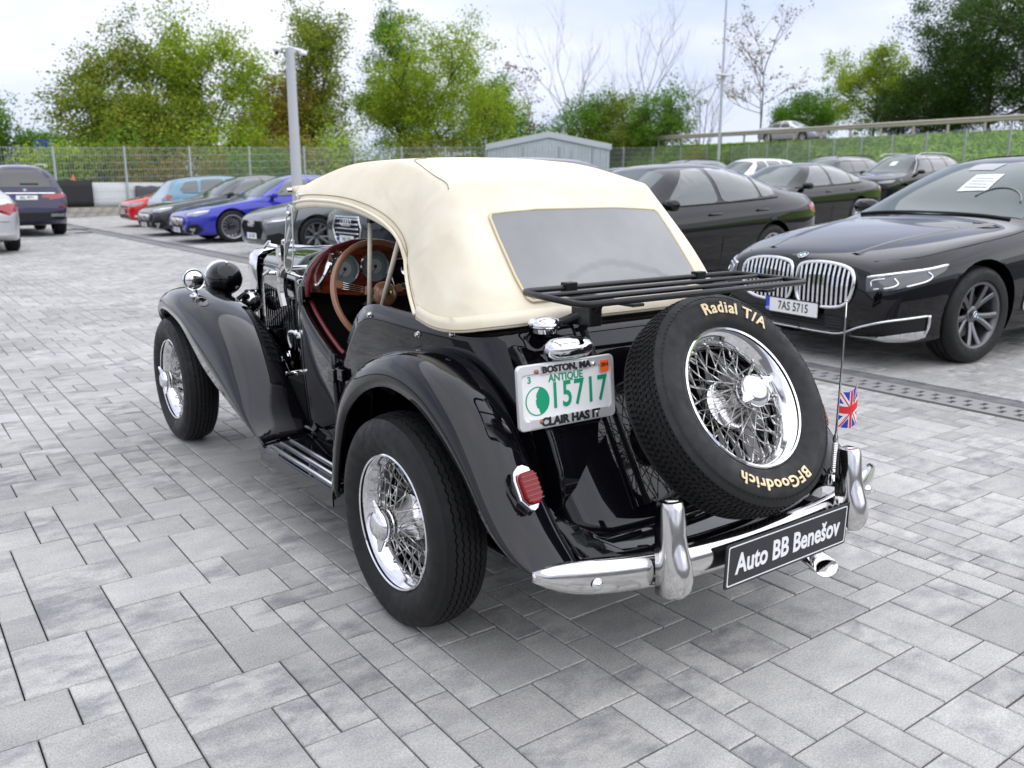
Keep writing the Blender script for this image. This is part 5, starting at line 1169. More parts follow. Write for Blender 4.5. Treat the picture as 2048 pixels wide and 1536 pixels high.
def limo_detail(root, S, patch, bvh):
    X = S['L']/2
    def fx(y, z, off=.004):
        h, n, i, d = bvh.ray_cast(Vector((6, y, z)), Vector((-1, 0, 0)))
        if h is None: h, n, i, d = bvh.find_nearest(Vector((X, y, z)))
        if n.x < 0: n = -n
        return h+n*off
    for sg in (1, -1):
        K = [(.030, .425), (.022, .665), (.05, .715), (.22, .735), (.42, .722), (.525, .685), (.545, .61), (.52, .50), (.45, .43), (.2, .412)]
        Kq = [(q.x, q.y) for q in chaikin([(a, b, 0) for a, b in K], 2)]
        patch('kidney_grille', [(sg*a, b) for a, b in Kq], 'x', DARK, off=.006, ch=0, cuts=2)
        mb = MB(); mb.tube([fx(sg*a, b, .014) for a, b in Kq], .0155, 8, closed=True); gr = obj('grille_surround', mb, CHROME, root, smooth=1)
        for k in range(11):
            y = .066+.0425*k
            zs = [b for (a, b), (c, d) in zip(Kq, Kq[1:]+Kq[:1]) if (a-y)*(c-y) <= 0 and a != c]
            if len(zs) < 2: continue
            z0, z1 = min(zs)+.01, max(zs)-.01; pp = [fx(sg*y, z0+(z1-z0)*t, .016) for t in (0, .25, .5, .75, 1)]
            mb = MB()
            for a, b in zip(pp, pp[1:]):
                Mx = frame((a+b)/2, (0, 1, 0), b-a); l = (b-a).length/2+.001; mb.prism([(-.0085, -l), (.0085, -l), (.0085, l), (-.0085, l)], -.022, .008, Mx)
            obj('grille_bar', mb, CHROME, gr)
        # bumper intake and bright trims
        patch('corner_intake', [(X-s, sg*y, z) for s, y, z in ((.08, .48, .25), (.10, .55, .30), (.16, .69, .36), (.36, .86, .385), (.35, .86, .27), (.20, .74, .25))], 'd', PLAST, off=.003, ch=0, cuts=3)
        def trim(nm, P, r):
            pp = []
            for s, y, z in P:
                c_ = Vector((X-s, sg*y, z)); d_ = Vector((-.80, -.60*sg, 0)) if s < .6 and y > .1 else (Vector((-1, 0, 0)) if s < .6 else Vector((0, -sg, 0))); h, n, i, d = bvh.ray_cast(c_-d_*2.5, d_)
                if h is None: h, n, i, d = bvh.find_nearest(c_)
                pp.append(h+(n if n.dot(d_) < 0 else -n)*.008)
            mb = MB(); mb.tube(catmull(pp, 5), r, 8); obj(nm, mb, CHROME, root, smooth=1)
        trim('chrome_trim', [(.0, .0, .225), (.02, .25, .228), (.06, .40, .245), (.10, .53, .31), (.16, .67, .365), (.26, .80, .385), (.36, .87, .395)], .009)
        trim('chrome_trim', [(.37, .875, .40), (.375, .87, .32), (.35, .865, .26)], .012)
        patch('chrome_blade', [(X-s, sg*y, z) for s, y, z in ((.08, .46, .238), (.16, .66, .262), (.26, .79, .282), (.36, .875, .29), (.355, .87, .24), (.26, .79, .212), (.16, .66, .218))], 'd', CHROME, off=.008, ch=0, cuts=3)
        trim('headlight_blade', [(.08, .585, .660), (.16, .70, .682), (.34, .845, .712), (.48, .90, .735)], .011)
        trim('headlight_blade', [(.11, .62, .585), (.17, .70, .60), (.205, .73, .625), (.185, .715, .66)], .007)
        trim('headlight_blade', [(.24, .77, .605), (.34, .845, .635), (.375, .865, .665), (.35, .85, .695)], .007)
        trim('headlight_blade', [(.10, .61, .60), (.10, .61, .64), (.15, .67, .655)], .005)
        trim('side_trim', [(1.38, .95, .62), (1.37, .95, .45), (1.40, .95, .34), (1.7, .95, .30), (2.6, .95, .28), (3.6, .95, .28)], .008)
        patch('fender_vent', [(X-s, sg*y, z) for s, y, z in ((1.385, .95, .60), (1.38, .95, .40), (1.42, .95, .36), (1.41, .95, .58))], 'n', PLAST, off=.003, ch=0, cuts=1)
        # bonnet crease ribs
        pp = []
        for s, y in ((.16, .40), (.5, .47), (.9, .54), (1.35, .62)):
            h, n, i, d = bvh.ray_cast(Vector((X-s, sg*y, 3)), Vector((0, 0, -1))); pp.append(h)
        rows = []
        for p in catmull(pp, 5): rows.append([p+Vector((0, sg*o_, dz)) for o_, dz in ((-.09, -.003), (-.05, .0015), (-.018, .007), (0, .011), (.010, .009), (.03, .001), (.05, -.004))])
        mb = MB(); mb.grid(rows); obj('bonnet_rib', mb, BLACK2, root, smooth=1)
        # bonnet shut line
        pp = []
        for s, y, z in ((.10, .60, .80), (.3, .80, .83), (.7, .885, .87), (1.2, .90, .92), (1.5, .87, .96)):
            h, n, i, d = bvh.find_nearest(Vector((X-s, sg*y, z))); pp.append(h)
        mb = MB(); mb.tube(catmull(pp, 4), .004, 5); obj('shut_line', mb, PLAST, root)
    patch('lower_grille', [(-.50, .27), (.50, .27), (.53, .345), (.40, .365), (-.40, .365), (-.53, .345)], 'x', PLAST, off=.003, ch=0)
    for k in range(4):
        mb = MB(); mb.tube([fx(y, .285+.02*k, .006) for y in lin(-.46, .46, 9)], .003, 5); obj('grille_slat', mb, BLACK2, root)
    p0 = fx(0, .425, 0); eu_plate(root, frame((X+.034, 0, .385), (0, 1, 0), (0, 0, 1)), '7AS 5715')
    mb = MB(); mb.box((X+.010, 0, .385), (.03, .46, .08)); obj('plate_holder', mb, PLAST, root)
    h, n, i, d = bvh.find_nearest(Vector((X-.06, 0, .775))); n = n if n.x > 0 else -n
    roundel(root, frame(h+n*.003, (0, 1, 0), Vector((0, 0, 1))-n*n.z), .041)
    # price sheet and sensor pod behind the glass
    P = [(1.70, -.10), (1.78, .14), (2.02, .12), (1.95, -.11)]
    patch('price_sheet', [(X-1.78, .03), (X-1.80, .28), (X-2.05, .26), (X-2.03, .03)], 'z', mat('paper', (.55, .62, .62), .25, coat=1.), off=.008, ch=0, cuts=2)
    for k in range(4):
        sx = X-1.83-.045*k; patch('sheet_line', [(sx, .06), (sx, .25-.03*(k % 2)), (sx-.012, .25-.03*(k % 2)), (sx-.012, .06)], 'z', MATS.get('faint_print') or mat('faint_print', (.25, .30, .30), .4), off=.0095, ch=0, cuts=1)
    patch('sensor_pod', [(X-2.12, -.11), (X-2.12, .11), (X-2.26, .14), (X-2.26, -.14)], 'z', TINT, off=.007, ch=0, cuts=1)
    a = [Vector((X-1.72+.0*k, -.40, 0)) for k in range(2)]
    mb = MB(); pp = []
    for k in range(15):
        an = R(20+140*k/14); h, n, i, d = bvh.ray_cast(Vector((X-1.66-.20*math.sin(an), .42-.20*math.cos(an), 4)), Vector((0, 0, -1))); pp.append(h+n*.006)
    mb.tube(pp, .008, 5); obj('steering_wheel', mb, mat('dim_grey_interior', (.06, .075, .075), .2, coat=1.), root, smooth=1)
    mb = MB(); pp = [Vector((0, 0, 0))]; tp_ = []
    for y in lin(-.68, .68, 12):
        h, n, i, d = bvh.ray_cast(Vector((X-1.50, y, 4)), Vector((0, 0, -1))); tp_.append(h+Vector((0, 0, .004)))
    mb.tube(tp_, .014, 6); obj('wiper_cowl', mb, PLAST, root, smooth=1)
h7 = R(173)
def put_nose(nose, heading, L): return (nose[0]-math.cos(heading)*L/2, nose[1]-math.sin(heading)*L/2, 0)
l7 = put_nose((3.80, 1.90), h7, 5.12)
BM7 = car('limousine', S7, BLACK2, l7, h7, 'black limousine with wide chrome kidney grille parked beside the flag', wheel=('five_double', .245, [GREYM, GREYM]), detail=limo_detail)
for wob in [c for c in BM7.children if c.name.startswith('wheel')]:
    mb = MB(); roundel(wob, Matrix.Translation((0, 0, .082)), .030)
# ---- other cars of the near row
def grille_simple(poly, m_, bars=0, ring=None):
    def f(root, S, patch, bvh):
        X = S['L']/2; patch('grille', poly, 'x', m_, off=.005, ch=0, cuts=3)
        ys = [p[0] for p in poly]; zs = [p[1] for p in poly]
        def fx(y, z, off):
            h, n, i, d = bvh.ray_cast(Vector((6, y, z)), Vector((-1, 0, 0)))
            if h is None: return Vector((X, y, z))
            return h+(n if n.x > 0 else -n)*off
        if ring: mb = MB(); P = []; 
        if ring:
            for a, b in zip(poly, poly[1:]+poly[:1]):
                for k in range(5): P.append(fx(a[0]+(b[0]-a[0])*k/5, a[1]+(b[1]-a[1])*k/5, .010))
            mb.tube(P, .012, 6, closed=True); obj('grille_surround', mb, ring, root, smooth=1)
        if bars > 0:
            for k in range(bars):
                y = min(ys)+(max(ys)-min(ys))*(k+.5)/bars; mb = MB(); mb.tube([fx(y, min(zs)+.02+(max(zs)-min(zs)-.04)*t, .012) for t in (0, .5, 1)], .008, 6); obj('grille_bar', mb, CHROMEW, root, smooth=1)
        if bars < 0:
            for k in range(-bars):
                z = min(zs)+(max(zs)-min(zs))*(k+.5)/-bars; mb = MB(); mb.tube([fx(min(ys)*.82+(max(ys)-min(ys))*.82*t, z, .012) for t in lin(0, 1, 9)], .011, 6); obj('grille_bar', mb, CHROME, root, smooth=1)
    return f
def star(root, c, r):
    mb = MB(); M = frame(c, (0, 1, 0), (0, 0, 1)); mb.lathe([(r*.86, -.01), (r*.9, .01), (r, .006), (r, -.01)], 28, M)
    for k in range(3):
        a = R(90+120*k); mb.prism([(r*.12*math.cos(a+1.2), r*.12*math.sin(a+1.2)), (r*.95*math.cos(a), r*.95*math.sin(a)), (r*.12*math.cos(a-1.2), r*.12*math.sin(a-1.2))], 0, .012, M)
    obj('badge', mb, CHROME, root, smooth=40)
AMG_G = [(-.36, .36), (.36, .36), (.44, .44), (.40, .58), (-.40, .58), (-.44, .44)]
def amg_detail(root, S, patch, bvh):
    grille_simple(AMG_G, DARK, 15)(root, S, patch, bvh); X = S['L']/2; star(root, (X+.012, 0, .475), .085)
    for sg in (1, -1):
        patch('intake', [(X-s, sg*y, z) for s, y, z in ((.06, .50, .24), (.06, .52, .34), (.14, .66, .42), (.26, .80, .44), (.34, .86, .30), (.20, .78, .22))], 'd', PLAST, off=.004, ch=0, cuts=3)
        patch('intake_fin', [(X-s, sg*y, z) for s, y, z in ((.08, .56, .25), (.14, .66, .36), (.20, .74, .36), (.16, .72, .25))], 'n', root.children[0].data.materials[0], off=.012, ch=0, cuts=1)
        patch('headlight_strip', [(X-s, sg*y, z) for s, y, z in ((.12, .56, .655), (.30, .78, .695), (.48, .87, .72), (.46, .87, .70), (.28, .76, .67), (.12, .56, .635))], 'd', DRL, off=.009, ch=0, cuts=2)
        patch('fender_vent', [(X-s, sg*y, z) for s, y, z in ((1.32, .96, .70), (1.62, .96, .72), (1.60, .96, .67), (1.34, .96, .65))], 'n', PLAST, off=.004, ch=0, cuts=1)
    patch('lower_intake', [(-.45, .19), (.45, .19), (.42, .29), (-.42, .29)], 'x', PLAST, off=.004, ch=0, cuts=2)
    eu_plate(root, frame((X+.03, 0, .30), (0, 1, 0), (0, 0, 1)), '8AK 7381')
SGT = sedan('grand_tourer', 5.05, 1.955, 1.445, .93, 2.95, .352, tw=.26,
  top=[(0, .52), (.015, .60), (.06, .66), (.2, .725), (.5, .80), (1.0, .875), (1.45, .945), (1.6, .99), (1.9, 1.15), (2.2, 1.30), (2.45, 1.39), (2.8, 1.44), (3.05, 1.445), (3.4, 1.42), (3.8, 1.345), (4.2, 1.235), (4.55, 1.13), (4.9, 1.05), (5.0, .98), (5.05, .85)],
  belt=[(0, .46), (.015, .53), (.06, .58), (.3, .69), (1.0, .83), (1.5, .885), (2.5, .93), (3.5, .97), (4.4, .99), (4.9, .95), (5.05, .78)],
  hl=[(.10, .54, .60), (.09, .52, .655), (.25, .74, .70), (.50, .88, .735), (.44, .88, .66), (.24, .76, .60)], hlm=LENS, ws=(1.62, .72, 2.36, .54), bl=(3.6, .46, 4.45, .52))
BLUEP = mat('electric_blue_paint', (.025, .03, .34), .18, .25, coat=1., spec=.15); GREYP = mat('graphite_paint', (.035, .036, .042), .22, .4, coat=1., spec=.15)
car('grand_tourer', SGT, BLUEP, put_nose((3.86, 18.3), R(180), 5.05), R(180), 'electric blue four-door grand tourer with black multi-spoke wheels', wheel=('multi', .262, [SILV, BLKRIM]), detail=amg_detail)
car('grand_tourer', SGT, GREYP, put_nose((3.95, 21.5), R(181), 5.05), R(181), 'dark graphite grand tourer parked beyond the electric blue car', wheel=('multi', .262, [BLKRIM, BLKRIM]), detail=amg_detail)
SILG = mat('grey_metallic_paint', (.11, .115, .125), .25, .6, coat=1., spec=.15)
def rings(root, c, r):
    for k in range(4):
        mb = MB(); y0 = (k-1.5)*r*1.42; mb.tube([(c[0], c[1]+y0+r*math.cos(a), c[2]+r*math.sin(a)) for a in [2*math.pi*q/24 for q in range(24)]], r*.14, 6, closed=True); obj('badge_ring', mb, CHROME, root, smooth=1)
def rs_detail(root, S, patch, bvh):
    X = S['L']/2; G = [(-.36, .33), (.36, .33), (.50, .50), (.44, .63), (-.44, .63), (-.50, .50)]
    grille_simple(G, DARK, 0, PLAST)(root, S, patch, bvh)
    for j in range(6):
        for k in range(13):
            mb = MB(); y = -.42+.07*k+(.035 if j % 2 else 0); z = .36+.045*j
            if abs(y) > .40: continue
            h, n, i, d = bvh.ray_cast(Vector((6, y, z)), Vector((-1, 0, 0))); q = .026
            mb.tube([h+Vector((.010, q*math.cos(a), q*math.sin(a))) for a in [2*math.pi*t/6 for t in range(6)]], .004, 4, closed=True); obj('grille_cell', mb, PLAST, root)
    rings(root, (X+.02, 0, .585), .048); eu_plate(root, frame((X+.028, 0, .37), (0, 1, 0), (0, 0, 1)), '1AC 1981')
    for sg in (1, -1):
        patch('intake', [(X-s, sg*y, z) for s, y, z in ((.08, .55, .25), (.10, .60, .40), (.22, .80, .44), (.34, .87, .36), (.22, .80, .24))], 'd', PLAST, off=.004, ch=0, cuts=3)
        patch('headlight_strip', [(X-s, sg*y, z) for s, y, z in ((.14, .60, .640), (.30, .80, .665), (.46, .88, .70), (.44, .88, .68), (.28, .79, .645), (.14, .60, .625))], 'd', DRL, off=.009, ch=0, cuts=2)
    patch('splitter', [(-.80, .19), (.80, .19), (.78, .22), (-.78, .22)], 'x', SILV, off=.012, ch=0, cuts=3)
SRS = sedan('sport_fastback', 4.76, 1.87, 1.39, .87, 2.83, .345, tw=.255)
car('sport_fastback', SRS, SILG, put_nose((3.92, 13.75), R(180), 4.76), R(180), 'grey metallic sport fastback with black honeycomb grille', wheel=('five_double', .255, [GREYM, GREYM]), detail=rs_detail)
def sq_detail(root, S, patch, bvh):
    X = S['L']/2; G = [(-.40, .50), (-.30, .42), (.30, .42), (.40, .50), (.46, .66), (.38, .82), (-.38, .82), (-.46, .66)]
    grille_simple(G, DARK, -6, CHROME)(root, S, patch, bvh); rings(root, (X+.022, 0, .745), .052); eu_plate(root, frame((X+.03, 0, .50), (0, 1, 0), (0, 0, 1)), '9AB 3391')
    for sg in (1, -1): patch('headlight_strip', [(X-s, sg*y, z) for s, y, z in ((.10, .60, .855), (.24, .78, .88), (.42, .90, .89), (.34, .86, .85), (.22, .78, .84), (.10, .60, .82))], 'd', DRL, off=.009, ch=0, cuts=2)
DKBL = mat('deep_black_blue_paint', (.006, .008, .014), .12, coat=1., spec=.15)
SQ5 = suv('crossover', 4.68, 1.90, 1.64, .89, 2.82, .365, tw=.255)
car('crossover', SQ5, DKBL, put_nose((3.90, 9.75), R(180), 4.68), R(180), 'black crossover with four-ring chrome grille seen through the roadster window', wheel=('ten', .25, [GREYM, GREYM]), detail=sq_detail)
S5 = sedan('saloon', 4.93, 1.87, 1.478, .86, 2.975, .345, tw=.245)
car('saloon', S5, BLACK2, put_nose((3.85, 6.0), R(180), 4.93), R(180), 'black saloon parked next to the chrome grille limousine', wheel=('ten', .24, [SILV, SILV]), glassm=CARGLASS)
S3 = sedan('saloon_compact', 4.9, 1.87, 1.47, .86, 2.97, .345, tw=.245)
car('saloon', S3, BLACK2, (14.6, 10.1, 0), R(180), 'black saloon standing behind the black saloon, its mirror above the limousine wing', wheel=('ten', .24, [SILV, SILV]))
# hatchbacks further down the row
REDP = mat('bright_red_paint', (.55, .012, .012), .2, coat=1., spec=.15); LBLU = mat('light_blue_paint', (.10, .22, .30), .2, .2, coat=1., spec=.15)
def hatch(name, L=4.2, W=1.75, H=1.46, **k):
    S = suv(name, L, W, H, .82, 2.55, .31, tw=.205); f = L/4.8; hw = W/2
    S['top'] = [(0, .60), (.02, .70), (.10, .77), (.3, .83), (.75, .92), (1.0, .985), (1.15, 1.05), (1.5, 1.24), (1.8, H-.07), (2.1, H-.015), (2.5, H), (3.1, H-.02), (3.6, H-.08), (3.75, H-.14), (3.9, H-.35), (4.05, H-.52), (4.15, H-.62), (4.2, H-.75)]
    S['belt'] = [(0, .52), (.02, .60), (.10, .66), (.4, .76), (1.0, .86), (1.5, .92), (2.5, .95), (3.6, .99), (3.9, .99), (4.1, .90), (4.2, .70)]
    S['bot'] = [(0, .27), (.05, .22), (.3, .19), (3.5, .19), (4.0, .26), (4.2, .33)]
    S['ws'] = (1.18, .66, 1.80, .52); S['win'] = [[(1.40, .98), (1.75, 1.24), (1.9, H-.10), (2.3, H-.08), (2.32, .99)], [(2.38, .99), (2.37, H-.08), (3.0, H-.10), (3.1, 1.01)], [(3.16, 1.02), (3.1, H-.11), (3.45, H-.16), (3.66, 1.10), (3.6, 1.04)]]
    S['trim'] = [(1.3, .955), (2.3, .97), (3.6, 1.01)]; S['trimm'] = PLAST; S['handles'] = ((2.15, .88), (2.95, .90)); S['cuts'] = ()
    S['hl'] = [(.10, .48, .62), (.08, .46, .68), (.25, .66, .73), (.45, .80, .75), (.38, .79, .67), (.22, .68, .62)]; S['tl'] = [(4.10, .62, .95), (4.14, .52, .82), (4.0, .78, .80), (3.88, .84, .92), (3.95, .80, .98)]
    S['mir'] = (1.5, hw*.94, .98); S['bl'] = (.46, .98, .60, H-.15); S.update(k); return S
def bl_fix(S):
    return S
def hatch_front(root, S, patch, bvh):
    X = S['L']/2; grille_simple([(-.42, .56), (.42, .56), (.46, .66), (-.46, .66)], DARK, 9, CHROME)(root, S, patch, bvh); eu_plate(root, frame((X+.03, 0, .46), (0, 1, 0), (0, 0, 1)), '5AM 2208')
    patch('lower_intake', [(-.55, .27), (.55, .27), (.55, .37), (-.55, .37)], 'x', PLAST, off=.004, ch=0)
    for sg in (1, -1): patch('fog_light', [(X-s, sg*y, z) for s, y, z in ((.12, .58, .30), (.12, .58, .37), (.24, .72, .38), (.24, .72, .31))], 'n', DRL, off=.008, ch=0, cuts=1)
def rear_glass(P, m_):
    def f(root, S, patch, bvh): pass
    return f
for S_ in (SQ5,): pass
SHA = hatch('hatchback'); SHB = hatch('small_hatchback', wsm=WSCREEN)
car('hatchback', SHA, REDP, put_nose((4.62, 26.6), R(180), 4.2), R(180), 'bright red hatchback at the far end of the parked row', wheel=('ten', .20, [SILV, SILV]), detail=hatch_front)
car('hatchback', SHB, LBLU, (7.0, 24.2, 0), R(0), 'light blue hatchback parked tail out beside the red hatchback', wheel=('ten', .20, [SILV, SILV]), glassm=CARGLASS)
# cars standing on the left with their tails this way
NAVY = mat('navy_paint', (.008, .008, .05), .12, 0., coat=1., spec=.15); SILP = mat('silver_paint', (.52, .53, .55), .25, .55, coat=1., spec=.15)
SX = suv('large_suv', 5.15, 2.0, 1.80, .90, 3.1, .39, tw=.285, hl=None)
SX['bl'] = (.66, 1.26, .74, 1.64); SX['blmode'] = '-x'
def rear_patch(root, S, patch, P, m_, nm, off=.006, ch=0, cuts=3): return patch(nm, P, '-x', m_, off=off, ch=ch, cuts=cuts)
def x7_detail(root, S, patch, bvh):
    X = S['L']/2
    rear_patch(root, S, patch, [(-.72, 1.22), (-.60, 1.64), (.60, 1.64), (.72, 1.22)], TINT, 'tailgate_glass', .008)
    for sg in (1, -1):
        rear_patch(root, S, patch, [(sg*.36, 1.035), (sg*.36, .965), (sg*.70, .955), (sg*.86, .99), (sg*.86, 1.08), (sg*.62, 1.055)], REDL2, 'tail_light')
        rear_patch(root, S, patch, [(sg*.70, .70), (sg*.86, .71), (sg*.86, .76), (sg*.70, .75)], REDL2, 'reflector')
        rear_patch(root, S, patch, [(sg*.52, .50), (sg*.84, .50), (sg*.86, .58), (sg*.50, .575)], CHROME, 'exhaust_trim', .012); rear_patch(root, S, patch, [(sg*.56, .44), (sg*.82, .44), (sg*.83, .50), (sg*.55, .495)], DARK, 'exhaust_outlet', .012)
    rear_patch(root, S, patch, [(-.84, 1.065), (.84, 1.065), (.84, 1.085), (-.84, 1.085)], CHROME, 'chrome_strip', .010)
    rear_patch(root, S, patch, [(-.86, .42), (.86, .42), (.84, .60), (-.84, .60)], PLAST, 'lower_bumper', .004)
    mb = MB(); mb.box((-X+.10, -.12, 1.30), (.02, .40, .03), Matrix.Rotation(R(20), 3, 'Y')); obj('rear_wiper', mb, PLAST, root)
    h, n, i, d = bvh.ray_cast(Vector((-6, 0, .97)), Vector((1, 0, 0))); eu_plate(root, frame(h+Vector((-.03, 0, 0)), (0, -1, 0), (0, 0, 1)), '8AL 4971')
    h, n, i, d = bvh.ray_cast(Vector((-6, 0, 1.15)), Vector((1, 0, 0))); roundel(root, frame(h+Vector((-.012, 0, 0)), (0, -1, 0), (.3, 0, 1)), .045)
    mb = MB(); mb.prism([(-.02, 0), (.06, 0), (.03, .07), (.01, .075)], -.006, .006, Matrix.Translation((-X+.85, 0, 1.79)) @ Matrix.Rotation(math.pi/2, 4, 'X')); obj('roof_fin', mb, NAVY, root)
    for sg in (1, -1): mb = MB(); mb.tube(catmull([(X-1.9*1.07, sg*.62, 1.72), (X-2.4*1.07, sg*.66, 1.80), (X-3.6*1.07, sg*.66, 1.79), (X-4.3*1.07, sg*.63, 1.73)], 5), .016, 6); obj('roof_rail', mb, SILP, root, smooth=1)
car('large_suv', SX, NAVY, (1.50, 22.75+2.57, 0), R(90), 'dark navy large SUV with chrome strip across its tailgate', wheel=('five', .28, [BLKRIM, BLKRIM]), glassm=TINT, detail=x7_detail)
SM = sedan('estate_saloon', 4.92, 1.85, 1.46, .85, 2.94, .335, tw=.245, hl=None)
def merc_rear(root, S, patch, bvh):
    X = S['L']/2
    for sg in (1, -1):
        rear_patch(root, S, patch, [(sg*.50, .86), (sg*.50, .78), (sg*.68, .72), (sg*.74, .78), (sg*.72, .90)], REDL2, 'tail_light')
        rear_patch(root, S, patch, [(sg*.34, .36), (sg*.70, .36), (sg*.72, .41), (sg*.36, .42)], CHROME, 'exhaust_trim', .012)
    rear_patch(root, S, patch, [(-.66, .60), (.66, .60), (.66, .612), (-.66, .612)], REDL2, 'reflector_strip', .008)
car('saloon', SM, SILP, (-.28, 16.78+2.46, 0), R(90), 'silver saloon with red tail light standing before the navy SUV', wheel=('ten', .23, [SILV, SILV]), detail=merc_rear)
# back row on the rising ground
WHT = mat('white_car_paint', (.72, .72, .70), .25, coat=1., spec=.15); PURP = mat('purple_paint', (.05, .03, .14), .2, .3, coat=1., spec=.15); DGRY = mat('dark_grey_paint', (.03, .03, .034), .2, .3, coat=1., spec=.15)
SB = suv('suv_long', 4.8, 1.93, 1.70, .88, 2.9, .37, tw=.25)
G2 = 'suvs in the back row'
for (x, y, m_, sp_, hd, lb, tm) in ((26.2, 14.2, BLACK2, SB, 180, 'black SUV with bright window trim and a price sheet in its windscreen', CHROME), (27.0, 17.6, DGRY, SB, 180, 'dark grey SUV standing between the white SUV and the black SUV', PLAST), (26.4, 20.8, WHT, SB, 180, 'white SUV in the back row before the grassy bank', PLAST), (25.4, 23.4, DGRY, SB, 182, 'grey SUV in the back row between the white SUV and purple saloon', PLAST)):
    S_ = dict(sp_); S_['trimm'] = tm
    if tm is CHROME: S_['trim'] = [(1.42, 1.09), (1.6, 1.14), (2.0, 1.44), (2.25, 1.60), (2.9, 1.645), (3.8, 1.62), (4.3, 1.40), (4.42, 1.18)]
    dt = None
    if tm is CHROME:
        def dt(root, S, patch, bvh): patch('price_sheet', [(S['L']/2-1.55, -.02), (S['L']/2-1.57, .18), (S['L']/2-1.78, .18), (S['L']/2-1.76, -.02)], 'z', MATS['paper'], off=.008, ch=0, cuts=1)
    c_ = car('suv', S_, m_, (x, y, 0), R(hd), lb, G2, wheel=('ten', .25, [SILV, SILV]), glassm=TINT, detail=dt)
    if m_ is not WHT:
        for sg in (1, -1): mb = MB(); mb.tube(catmull([(2.4-1.95, sg*.62, 1.63), (2.4-2.4, sg*.66, 1.71), (2.4-3.6, sg*.66, 1.70), (2.4-4.2, sg*.63, 1.64)], 4), .016, 6); obj('roof_rail', mb, SILP if tm is CHROME else PLAST, c_, smooth=1)
car('saloon', S3, PURP, (23.6, 25.2, 0), R(181), 'purple saloon whose roof shows before the metal shed', wheel=('ten', .24, [SILV, SILV]))
# ================================================================== surroundings
GALV = mat('galvanised_steel', (.36, .38, .40), .45, .7); rough_noise(GALV, 6, .35, .6)
POLE = mat('grey_pole_paint', (.42, .44, .46), .45)
CONC = mat('block_wall_concrete', (.30, .28, .25), .9); noise_col(CONC, (.22, .20, .18), (.36, .34, .30), 5, 6)
PANEL = mat('white_panel', (.66, .68, .68), .5); SCREEN = mat('black_banner', (.014, .014, .016), .75); GREYB = mat('grey_banner', (.06, .06, .07), .7)
FA = (Vector((-6, 35.6)), Vector((46, 38.2)))     # back boundary
FB = (Vector((46, 38.2)), Vector((31.5, 8.0)))    # right boundary
def gz(x, y): return zg(x) if x < 60 else 1.4
# low wall of blocks at the left
wl = empty('block_wall', (0, 35.45, 0)); tag(wl, 'low weathered concrete block wall under the mesh fence', 'wall')
mb = MB(); mb.box((0, 0, 0), (.395, .22, .19)); bm_ = mb.mesh('block'); bm_.materials.append(CONC)
for j in range(2):
    for k in range(34):
        x = -5+k*.40+(.2 if j else 0); o = obj('block', bm_, CONC, wl); o.location = (x, x*.0+rnd.uniform(-.004, .004)+(x+6)*.05-.3, .10+j*.2)
mb = MB(); mb.add([(-5.3, -.29, .40), (8.7, .41, .40), (8.7, .70, .40), (-5.3, .0, .40)], [(0, 1, 2, 3)]); obj('coping', mb, CONC, wl, solid=-.06, off=1)
def fence(name, A, B, n, h, label, base=0.):
    root = empty(name, (A.x, A.y, 0)); tag(root, label, 'fence'); d = B-A; L = d.length; u = d/L
    mb = MB(); mb.box((0, 0, h/2), (.065, .065, h)); pm = mb.mesh('post'); pm.materials.append(GALV)
    span = L/n
    mb = MB()
    k = 0
    while k*.1 < span-.05: mb.box((k*.1+.05, 0, h/2), (.009, .009, h-.12)); k += 1
    for j in range(9): mb.box((span/2, .008, .10+j*(h-.2)/8), (span, .011, .011))
    wm = mb.mesh('wire_panel'); wm.materials.append(GALV)
    ang = math.atan2(u.y, u.x)
    for k in range(n+1):
        p = A+u*(span*k); z = gz(p.x, p.y)+base; o = obj('post', pm, GALV, root); o.location = (p.x-A.x, p.y-A.y, z); o.rotation_euler = (0, 0, ang)
        if k < n:
            o = obj('wire_panel', wm, GALV, root); q = A+u*(span*(k+1)); z2 = gz(q.x, q.y)+base; o.location = (p.x-A.x, p.y-A.y, z+.03); o.rotation_euler = (0, -math.atan2(z2-z, span), ang)
fence('mesh_fence', FA[0], FA[1], 20, 2.45, 'galvanised mesh fence along the back of the lot before the trees', .25)
fence('mesh_fence', FB[0], FB[1], 13, 2.45, 'galvanised mesh fence below the grassy road bank', .3)
# panels hung on the fence
def panel(name, x0, x1, z0, z1, m_, label, cat, off, wav=0):
    mb = MB(); rows = []
    for i in range(13):
        t = i/12; x = x0+(x1-x0)*t; y = 35.6+(x+6)*.05-off; rows.append([(x, y+wav*math.sin(i*1.9+j), z0+(z1-z0)*j/4+(.02*math.sin(i*1.3) if j == 4 and wav else 0)) for j in range(5)])
    mb.grid(rows); return tag(obj(name, mb, m_, smooth=1, solid=.02), label, cat)
panel('white_panel', -4, 4.95, .42, 1.34, PANEL, 'long white panel behind the fence beside the black banner', 'panel', -.09)
panel('white_panel', 5.3, 13.5, .42, 1.36, PANEL, 'white panel behind the fence near the red hatchback', 'panel', -.09)
panel('black_banner', 4.0, 5.65, .42, 1.44, SCREEN, 'black banner hanging on the fence beside the navy SUV', 'banner', .10, .012)
panel('grey_banner', 7.25, 8.55, .55, 1.22, GREYB, 'small dark grey banner on the fence behind the red hatchback', 'banner', .10, .006)
mb = MB(); mb.lathe([(.18, 0), (.17, .03), (.05, .45), (.03, .5), (0, .5)], 14); o = obj('traffic_cone', mb, mat('cone_orange', (.8, .13, .03), .5), smooth=40); o.location = (5.05, 36.35, 1.36); o.scale = (.55, .55, .6); tag(o, 'small orange cone set on the white panel behind the black banner', 'cone')
